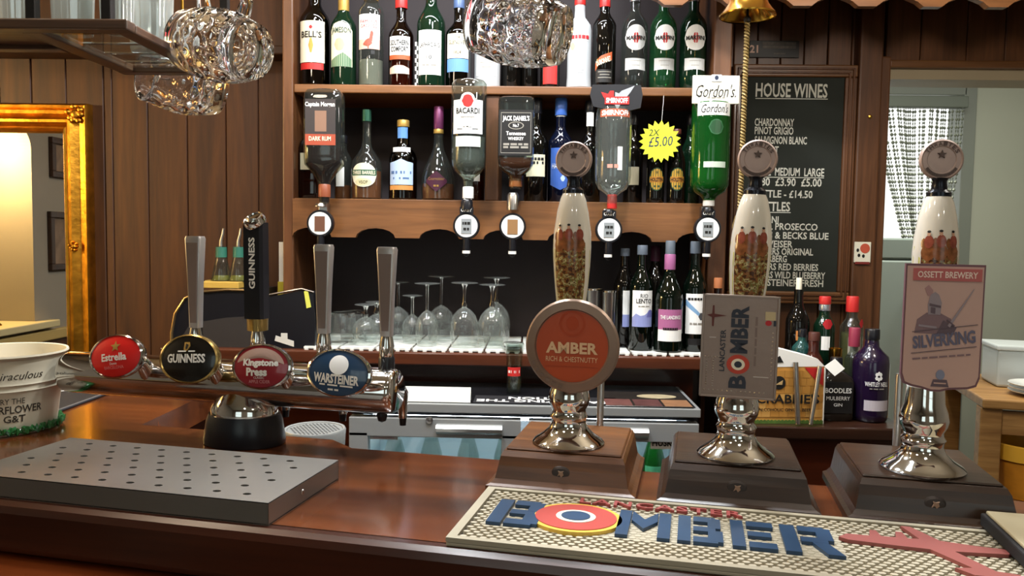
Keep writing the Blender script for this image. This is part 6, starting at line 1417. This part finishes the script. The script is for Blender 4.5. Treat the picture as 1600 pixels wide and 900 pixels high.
ob('crest_disc', MB().prism(ell(-17 * k, Z(598), 10.5 * k, 10.5 * k), -.002, -.001), blackink, cb); ob('crest_bird', MB().prism([(-22 * k, Z(601)), (-12 * k, Z(601)), (-11 * k, Z(594)), (-16 * k, Z(597))], -.0028, -.002), pm('crest_buff', '#b99a6a', .5), cb)
txt(cb, "CRABBIE'S", blackink, -2 * k, Z(623), 100 * k, 15 * k, y=-.0024, bold=.02); txt(cb, 'ALCOHOLIC GINGER BEER', blackink, -6 * k, Z(640), 84 * k, 5 * k, y=-.0024, bold=.015)
ob('white_edge', MB().box(b - .001, b + .002, -.001, .07, 0, Z(574)), white, cb)
for i, (x0, q0, x1, q1, r_) in enumerate(((1243, 566, 1247, 655, 4.2), (1281, 572, 1267, 650, 3.6))):
    yq = YR + .012; A, B_ = PY(x0, q0, yq + .012), PY(x1, q1, yq - .004); B_.z = z_ + .0042
    o = ob('bar_spoon', MB().tube([B_, A.lerp(B_, .5), A], [r_ * k * .9, r_ * k, r_ * k], 10), chrome_b, None, smooth=True); tag(o, ['thick steel muddler leaning upright against the ginger beer carton', 'slanted thin steel spoon leaning against the ginger beer carton'][i], 'bar tool')

# ================================================================== CHALKBOARD AND WALL SIGNS
Yb = YW - .035
c0, c1 = PY(1163, 102, Yb), PY(1333, 472, Yb); bx0, bx1, bz1, bz0 = PY(1141, 285, Yb).x, PY(1333, 285, Yb).x, PY(1245, 101, Yb).z, PY(1245, 474, Yb).z
cbk = thing('chalkboard', 'framed black chalkboard listing house wines and bottles with prices', 'chalkboard', ((bx0 + bx1) / 2, Yb, (bz0 + bz1) / 2)); hw, hh = (bx1 - bx0) / 2, (bz1 - bz0) / 2
ob('slate', MB().box(-hw + .02, hw - .02, .004, .03, -hh + .02, hh - .02), pm('slate', '#23261f', .8, bump=.2, bscale=30, var=.15, vscale=4), cbk)
fwid = .036
for nm, (x0, x1, z0, z1) in (('frame_rail', (-hw, hw, hh - fwid, hh)), ('frame_rail', (-hw, hw, -hh, -hh + fwid)), ('frame_stile', (-hw, -hw + fwid, -hh + fwid, hh - fwid)), ('frame_stile', (hw - fwid, hw, -hh + fwid, hh - fwid))):
    m = MB().rbox(x0, x1, -.006, .034, z0, z1, .004)
    ob(nm, m, w_midz if nm == 'frame_stile' else w_mid, cbk)
for s_ in (.010, .022):
    for (x0, x1, z0, z1) in ((-hw + s_, hw - s_, hh - s_ - .006, hh - s_), (-hw + s_, hw - s_, -hh + s_, -hh + s_ + .006), (-hw + s_, -hw + s_ + .006, -hh + s_, hh - s_), (hw - s_ - .006, hw - s_, -hh + s_, hh - s_)):
        ob('frame_bead', MB().rbox(x0, x1, -.011, -.004, z0, z1, .002, 1), w_midz, cbk)
chalk = pm('chalk', '#d9d6c8', .9)
kc = depth((bx1, Yb, 1.6)) / F
def ch(s_, x0, x1, y0, y1, b=.02):
    "chalk line whose letters span columns x0..x1 and rows y0..y1"
    cx = PY((x0 + x1) / 2, (y0 + y1) / 2, Yb); txt(cbk, s_, chalk, cx.x - cbk.location.x, cx.z - cbk.location.z, (x1 - x0) * kc, (y1 - y0) * kc, y=.0032, bold=b, rot=R(-.4))
def ul(x0, x1, y): 
    a, b = PY(x0, y, Yb), PY(x1, y, Yb); ob('underline', MB().box(a.x - cbk.location.x, b.x - cbk.location.x, .0030, .0038, a.z - cbk.location.z, a.z - cbk.location.z + .0022), chalk, cbk)
ch('HOUSE WINES', 1182, 1293, 130, 152); ul(1181, 1294, 154)
for s_, x1, y in (('CHARDONNAY', 1241, 191), ('PINOT GRIGIO', 1240, 204), ('SAUVIGNON BLANC', 1261, 219), ('MERLOT', 1217, 234), ('SHIRAZ', 1211, 248)): ch(s_, 1180, x1, y - 6, y + 6)
ch('SMALL  MEDIUM  LARGE', 1175, 1288, 262, 275); ul(1176, 1288, 277); ch('£2.80  £3.90  £5.00', 1172, 1284, 278, 291); ch('BOTTLE - £14.50', 1174, 1270, 297, 309)
ch('BOTTLES', 1176, 1235, 315, 330); ul(1180, 1236, 332)
for s_, x0, x1, y in (('PERONI', 1178, 1217, 343), ('SMALL PROSECCO', 1170, 1278, 354), ('BECKS & BECKS BLUE', 1170, 1295, 368), ('BUDWEISER', 1170, 1239, 381), ('MAGNERS ORIGINAL', 1170, 1271, 393), ('KOPPARBERG', 1170, 1230, 404), ('BULMERS RED BERRIES', 1168, 1279, 417), ('BULMERS WILD BLUEBERRY', 1168, 1290, 430), ('WARSTEINER FRESH', 1168, 1287, 442)): ch(s_, x0, x1, y - 5.5, y + 5.5)
p = PY(1211, 77, YW - .004); k = depth(p) / F
pq = thing('wall_plaque', 'small dark plaque with a pale number 21 above the chalkboard', 'plaque', (p.x, YW - .006, p.z))
b_ = ob('plate', MB().rbox(-40 * k, 37 * k, 0, .004, -13 * k, 13 * k, .001), pm('plaque_dark', '#2a2420', .5), pq)
txt(b_, '21', pm('plaque_pink', '#c9a08a', .5), -33 * k, 0, 13 * k, 12 * k, y=-.0006, bold=.03)
for i in range(2): ob('plaque_panel', MB().box(-20 * k, 32 * k, -.0008, 0, (1 + i * 5.5) * k, (5.5 + i * 5.5) * k), pm('plaque_grey', '#5c5248', .6, var=.35, vscale=90), b_)
ob('plaque_panel', MB().box(-2 * k, 16 * k, -.0008, 0, -8 * k, -6 * k), MC['plaque_grey'], b_)
p = PY(1347, 394, YW - .045); k = depth(p) / F
sw = thing('door_notice', 'small cream notice with a red disc fixed on the door post', 'notice', (p.x, YW - .0455, p.z))
ob('card', MB().rbox(-13 * k, 12.5 * k, -.005, 0, -16 * k, 16 * k, .0015), cream, sw); patch(sw, 'red_disc', pm('notice_red', '#c4553c', .5), ell(3 * k, 6 * k, 7.5 * k, 7.5 * k), y=-.0058)
ob('red_foot', MB().rbox(-11 * k, 11 * k, -.006, 0, -19 * k, -15 * k, .001), pm('notice_maroon', '#7a2a24', .5), sw)
for a, b in ((-8, 3), (-6, -5), (1, -6)): patch(sw, 'notice_mark', blackink, ell(a * k, b * k, 2.2 * k, 2.8 * k, 8), y=-.0058)

# ================================================================== BELL
Yn = 1.86
p = PY(1168, 26, Yn); k = depth(p) / F; zr_ = p.z
bl = thing('bar_bell', 'brass ship style bell hanging above the chalkboard', 'bell', (p.x, Yn, zr_)); ztop = 54 * k
ob('bell_body', MB().lathe([(43 * k, 0), (43.5 * k, 2 * k), (38 * k, 8 * k), (31 * k, 18 * k), (27 * k, 32 * k), (25 * k, 44 * k), (18 * k, 52 * k), (5 * k, ztop), (0, ztop), (0, ztop - .003), (15 * k, 50 * k), (22 * k, 42 * k), (26 * k, 20 * k), (38 * k, 3 * k)], 48), brass, bl, smooth=True)
ob('hanger', MB().tube([(0, 0, ztop - .002), (0, 0, ztop + .03), (0, .02, ztop + .06), (0, YW - .0 - Yn, ztop + .07)], .006, 10), brass, bl, smooth=True)
ob('clapper', MB().lathe([(0, -10 * k), (5 * k, -8 * k), (6 * k, -3 * k), (2 * k, 2 * k), (1.5 * k, 44 * k), (0, 44 * k)], 16), pm('dark_iron', '#2a2624', .5, .6), bl, smooth=True)
# plaited gilt cord from the clapper
L = (PY(1168, 20, Yn).z - PY(1163, 332, Yn).z); m = None; rope_m = pm('gilt_cord', '#8f7848', .5, .2)
cord = ob('pull_cord', MB().tube([(-.003 * q / 90, 0, -9 * k - L * q / 90) for q in range(86)], .0022, 6), rope_m, bl)
for ph in (0, math.pi):
    m = MB().tube([(.0042 * math.cos(q * .55 + ph) - .003 * q / 340, .0042 * math.sin(q * .55 + ph), -9 * k - (L - .02) * q / 340) for q in range(341)], .0026, 5); ob('cord_strand', m, rope_m, bl)
m = MB()
for q in range(14):
    a = q * .9; m.tube([(-.003, 0, -9 * k - L + .03), (-.003 + .010 * math.cos(a), .010 * math.sin(a), -9 * k - L + .012), (-.003 + .016 * math.cos(a), .016 * math.sin(a), -9 * k - L - .012 + .006 * math.sin(q))], .0012, 4)
o = ob('tassel', m, rope_m, bl)

# ================================================================== HANGING GLASS RACK AND DIMPLE MUGS
Yr0, Yr1 = .95, 1.22
zr0, zr1 = PY(190, 46, Yr0).z, PY(190, 29, Yr0).z; xrr = PY(198, 40, Yr0).x
rk = thing('glass_rack', 'hanging wooden glass rack over the left of the bar', 'glass rack', (0, 0, 0))
w_rack = wood('rack_wood', '#6b4a34', '#46301f', 'x', 1, .4, .1, .4); w_racky = wood('rack_wood_deep', '#6b4a34', '#46301f', 'y', 1, .4, .1, .4)
ob('front_board', MB().rbox(-1.15, xrr, Yr0, Yr0 + .022, zr0, zr1, .002), w_rack, rk)
xs2 = PY(105, 85, 1.07).x; Yr2 = 1.075
ob('back_board', MB().rbox(-1.15, xs2, Yr2 - .02, Yr2, zr0, zr1, .002), w_rack, rk)
ob('arm_end_board', MB().rbox(xs2, xrr, Yr1 - .022, Yr1, zr0, zr1, .002), w_rack, rk)
for a, b, y1 in ((xrr - .024, xrr, Yr1), (xs2, xs2 + .026, Yr1), (-.86, -.836, Yr2)): ob('rail', MB().rbox(a, b, Yr0 + .022, y1 - .022, zr0 + .0005, zr1 - .001, .002), w_racky, rk)
ob('deck_board', MB().rbox(-1.14, xs2 + .01, Yr0 + .018, Yr2 - .018, zr0 + .006, zr0 + .010, .001), w_rack, rk)
ob('glass_deck', MB().box(xs2 + .022, xrr - .02, Yr0 + .02, Yr1 - .02, zr0 + .004, zr0 + .008), g_pane, rk)
for i in range(4): ob('deck_wire', MB().tube([(xs2 + .024, Yr0 + .06 + i * .055, zr0 + .0105), (xrr - .022, Yr0 + .06 + i * .055, zr0 + .0105)], .002, 6), chrome, rk)
for a, b in ((PY(161, 10, Yr0).x, Yr0 + .011), (PY(42, 10, Yr0).x, Yr0 + .011), (-.9, Yr2 - .011), (-.475, Yr1 - .011)): ob('hanging_post', MB().rbox(a - .006, a + .006, b - .006, b + .006, zr1, ZC, .001), pm('rack_iron', '#2a2624', .5, .6), rk)
def ribbed(px, Y, w_, H, label):
    x = PY(px, 25, Y).x; t = thing('tumbler', label, 'glass', (x, Y, zr0 + .0106 if px < 140 else zr0 + .0128), (0, 0, 0), 'tumblers on the hanging rack')
    b = w_ / 2
    ob('wall', MB().lathe([(b * .85, 0), (b * .88, .004), (b, H), (b - .003, H), (b * .84, .012), (0, .012), (0, 0)], 40, dim=lambda a, z: -.0015 * abs(math.sin(8 * a))), g_rib, t, smooth=True)
    ob('rim', MB().lathe([(b * .98, H - .002), (b * 1.02, H), (b * .98, H + .002), (b * .94, H)], 32), g_mug, t, smooth=True)
for px, Y, w_, lab in ((114, 1.015, .056, 'ribbed tumbler left of the inner rack post'), (183, 1.02, .046, 'narrow ribbed tumbler beside the rack post'), (236, 1.13, .064, 'ribbed tumbler at the right end of the hanging rack'), (30, 1.015, .050, 'ribbed tumbler left of the outer rack post')):
    ribbed(px, Y, w_, .10, lab)
# dimple mug: base at z=0, mouth at z=H, handle on +x
H, Rm = .122, .046
def mug_mesh():
    def dimp(a, z):
        if not .018 < z < .098: return 0
        row = int((z - .018) / .020); zc = .018 + (row + .5) * .020; na = 10; aa = (a / (2 * math.pi) * na + (.5 if row % 2 else 0)) % 1 - .5
        d = math.hypot(aa / .46, (z - zc) / .0098); return -.0042 * max(0, 1 - d * d)
    def rad(z):
        t = z / H; return Rm * (.80 + .42 * math.sin(math.pi * min(1, t * 1.05 + .02)) ** .9 * .52 + .10 * t)
    n = 44; prof = [(0, .003), (Rm * .5, .003), (Rm * .7, .0), (Rm * .78, .0)] + [(rad(H * i / n), .003 + H * i / n * .975) for i in range(1, n)] + [(rad(H) + .0005, H)]
    m = MB(); m.lathe(prof + [(rad(H) - .004, H), (rad(H) - .0045, H - .004)] + [(rad(z) - .0065, z) for z in (.10, .08, .06, .04, .024)] + [(Rm * .6, .016), (0, .015)], 80, dim=lambda a, z: dimp(a, z))
    return m.mesh('mug_body', True)
# the inside must stay smooth: build body rings so that only the outer skin is dimpled
def mug_body():
    m = MB(); n = 44
    def rad(z):
        t = z / H; return Rm * (.82 + .22 * math.sin(math.pi * min(1, t * 1.02 + .02)) + .10 * t)
    def dimp(a, z):
        if not .016 < z < .098: return 0
        row = int((z - .016) / .0205); zc = .016 + (row + .5) * .0205; aa = (a / (2 * math.pi) * 11 + (.5 if row % 2 else 0)) % 1 - .5
        d = math.hypot(aa / .47, (z - zc) / .0100); return -.0040 * max(0, 1 - d * d)
    m.lathe([(0, .003), (Rm * .5, .003), (Rm * .68, .0), (Rm * .80, .0)] + [(rad(H * i / n), .004 + (H - .004) * i / n) for i in range(1, n + 1)], 88, dim=dimp)
    m.lathe([(rad(H), H), (rad(H) - .002, H + .0015), (rad(H) - .0045, H - .001)] + [(rad(z) - .0075, z) for z in (.11, .095, .08, .065, .05, .036, .026)] + [(Rm * .55, .018), (0, .017)], 88)
    me = m.mesh('mug_body', True); bm = bmesh.new(); bm.from_mesh(me); bmesh.ops.remove_doubles(bm, verts=bm.verts, dist=.00002); bmesh.ops.recalc_face_normals(bm, faces=bm.faces); bm.to_mesh(me); bm.free(); return me, rad
me_mug, rad_ = mug_body()
hm = MB().tube([(rad_(.10) - .003, 0, .100), (Rm * 1.42, 0, .108), (Rm * 1.78, 0, .092), (Rm * 1.86, 0, .066), (Rm * 1.72, 0, .040), (Rm * 1.35, 0, .026), (rad_(.03) - .003, 0, .030)], [.010, .0085, .008, .008, .008, .0085, .010], 14).mesh('mug_handle', True)
me_mug.materials.append(g_mug); hm.materials.append(g_mug)
def mug(px, py, Y, M, label, hook=True):
    p = PY(px, py, Y); t = thing('dimple_mug', label, 'beer mug', p, (0, 0, 0), 'hanging dimple mugs')
    t.matrix_world = Matrix.Translation(p) @ M @ Matrix.Translation((0, 0, -H / 2))
    link('mug_body', me_mug, g_mug, t); link('mug_handle', hm, g_mug, t)
    return p
lay = Matrix(((0, 0, -1, 0), (0, 1, 0, 0), (1, 0, 0, 0), (0, 0, 0, 1)))          # lying: base to the right, handle up
p1 = mug(345, 72, 1.08, Matrix.Rotation(R(-24), 4, 'Z') @ Matrix.Rotation(R(12), 4, 'Y') @ lay, 'glass dimple mug hanging on its side by its handle from the rack')
p2 = mug(812, 44, 1.05, Matrix.Rotation(R(-20), 4, 'Z') @ Matrix.Rotation(R(14), 4, 'Y') @ lay, 'glass dimple mug hanging in front of the upper shelf bottles')
p3 = mug(286, 131, 1.30, Matrix.Rotation(R(48), 4, 'Z') @ Matrix.Rotation(R(6), 4, 'Y') @ lay, 'smaller looking glass dimple mug hanging behind, base turned to the viewer')
for i, p in enumerate((p1, p2, p3)):
    top = p.z + Rm * 1.86 - .012
    h_ = thing('mug_hook', ['brass hook holding the mug beside the rack', 'brass hook holding the mug before the shelves', 'brass hook holding the rear mug'][i], 'hook', (p.x, p.y, 0), group='mug hooks')
    ob('hook_rod', MB().tube([(0, 0, ZC), (0, 0, top + .03), (.008, 0, top + .018), (.012, 0, top + .006), (.004, 0, top - .002), (-.006, 0, top + .004)], .0022, 8), brass, h_, smooth=True)
    ob('hook_plate', MB().lathe([(0, ZC - .004), (.012, ZC - .004), (.012, ZC), (0, ZC)], 16), brass, h_)
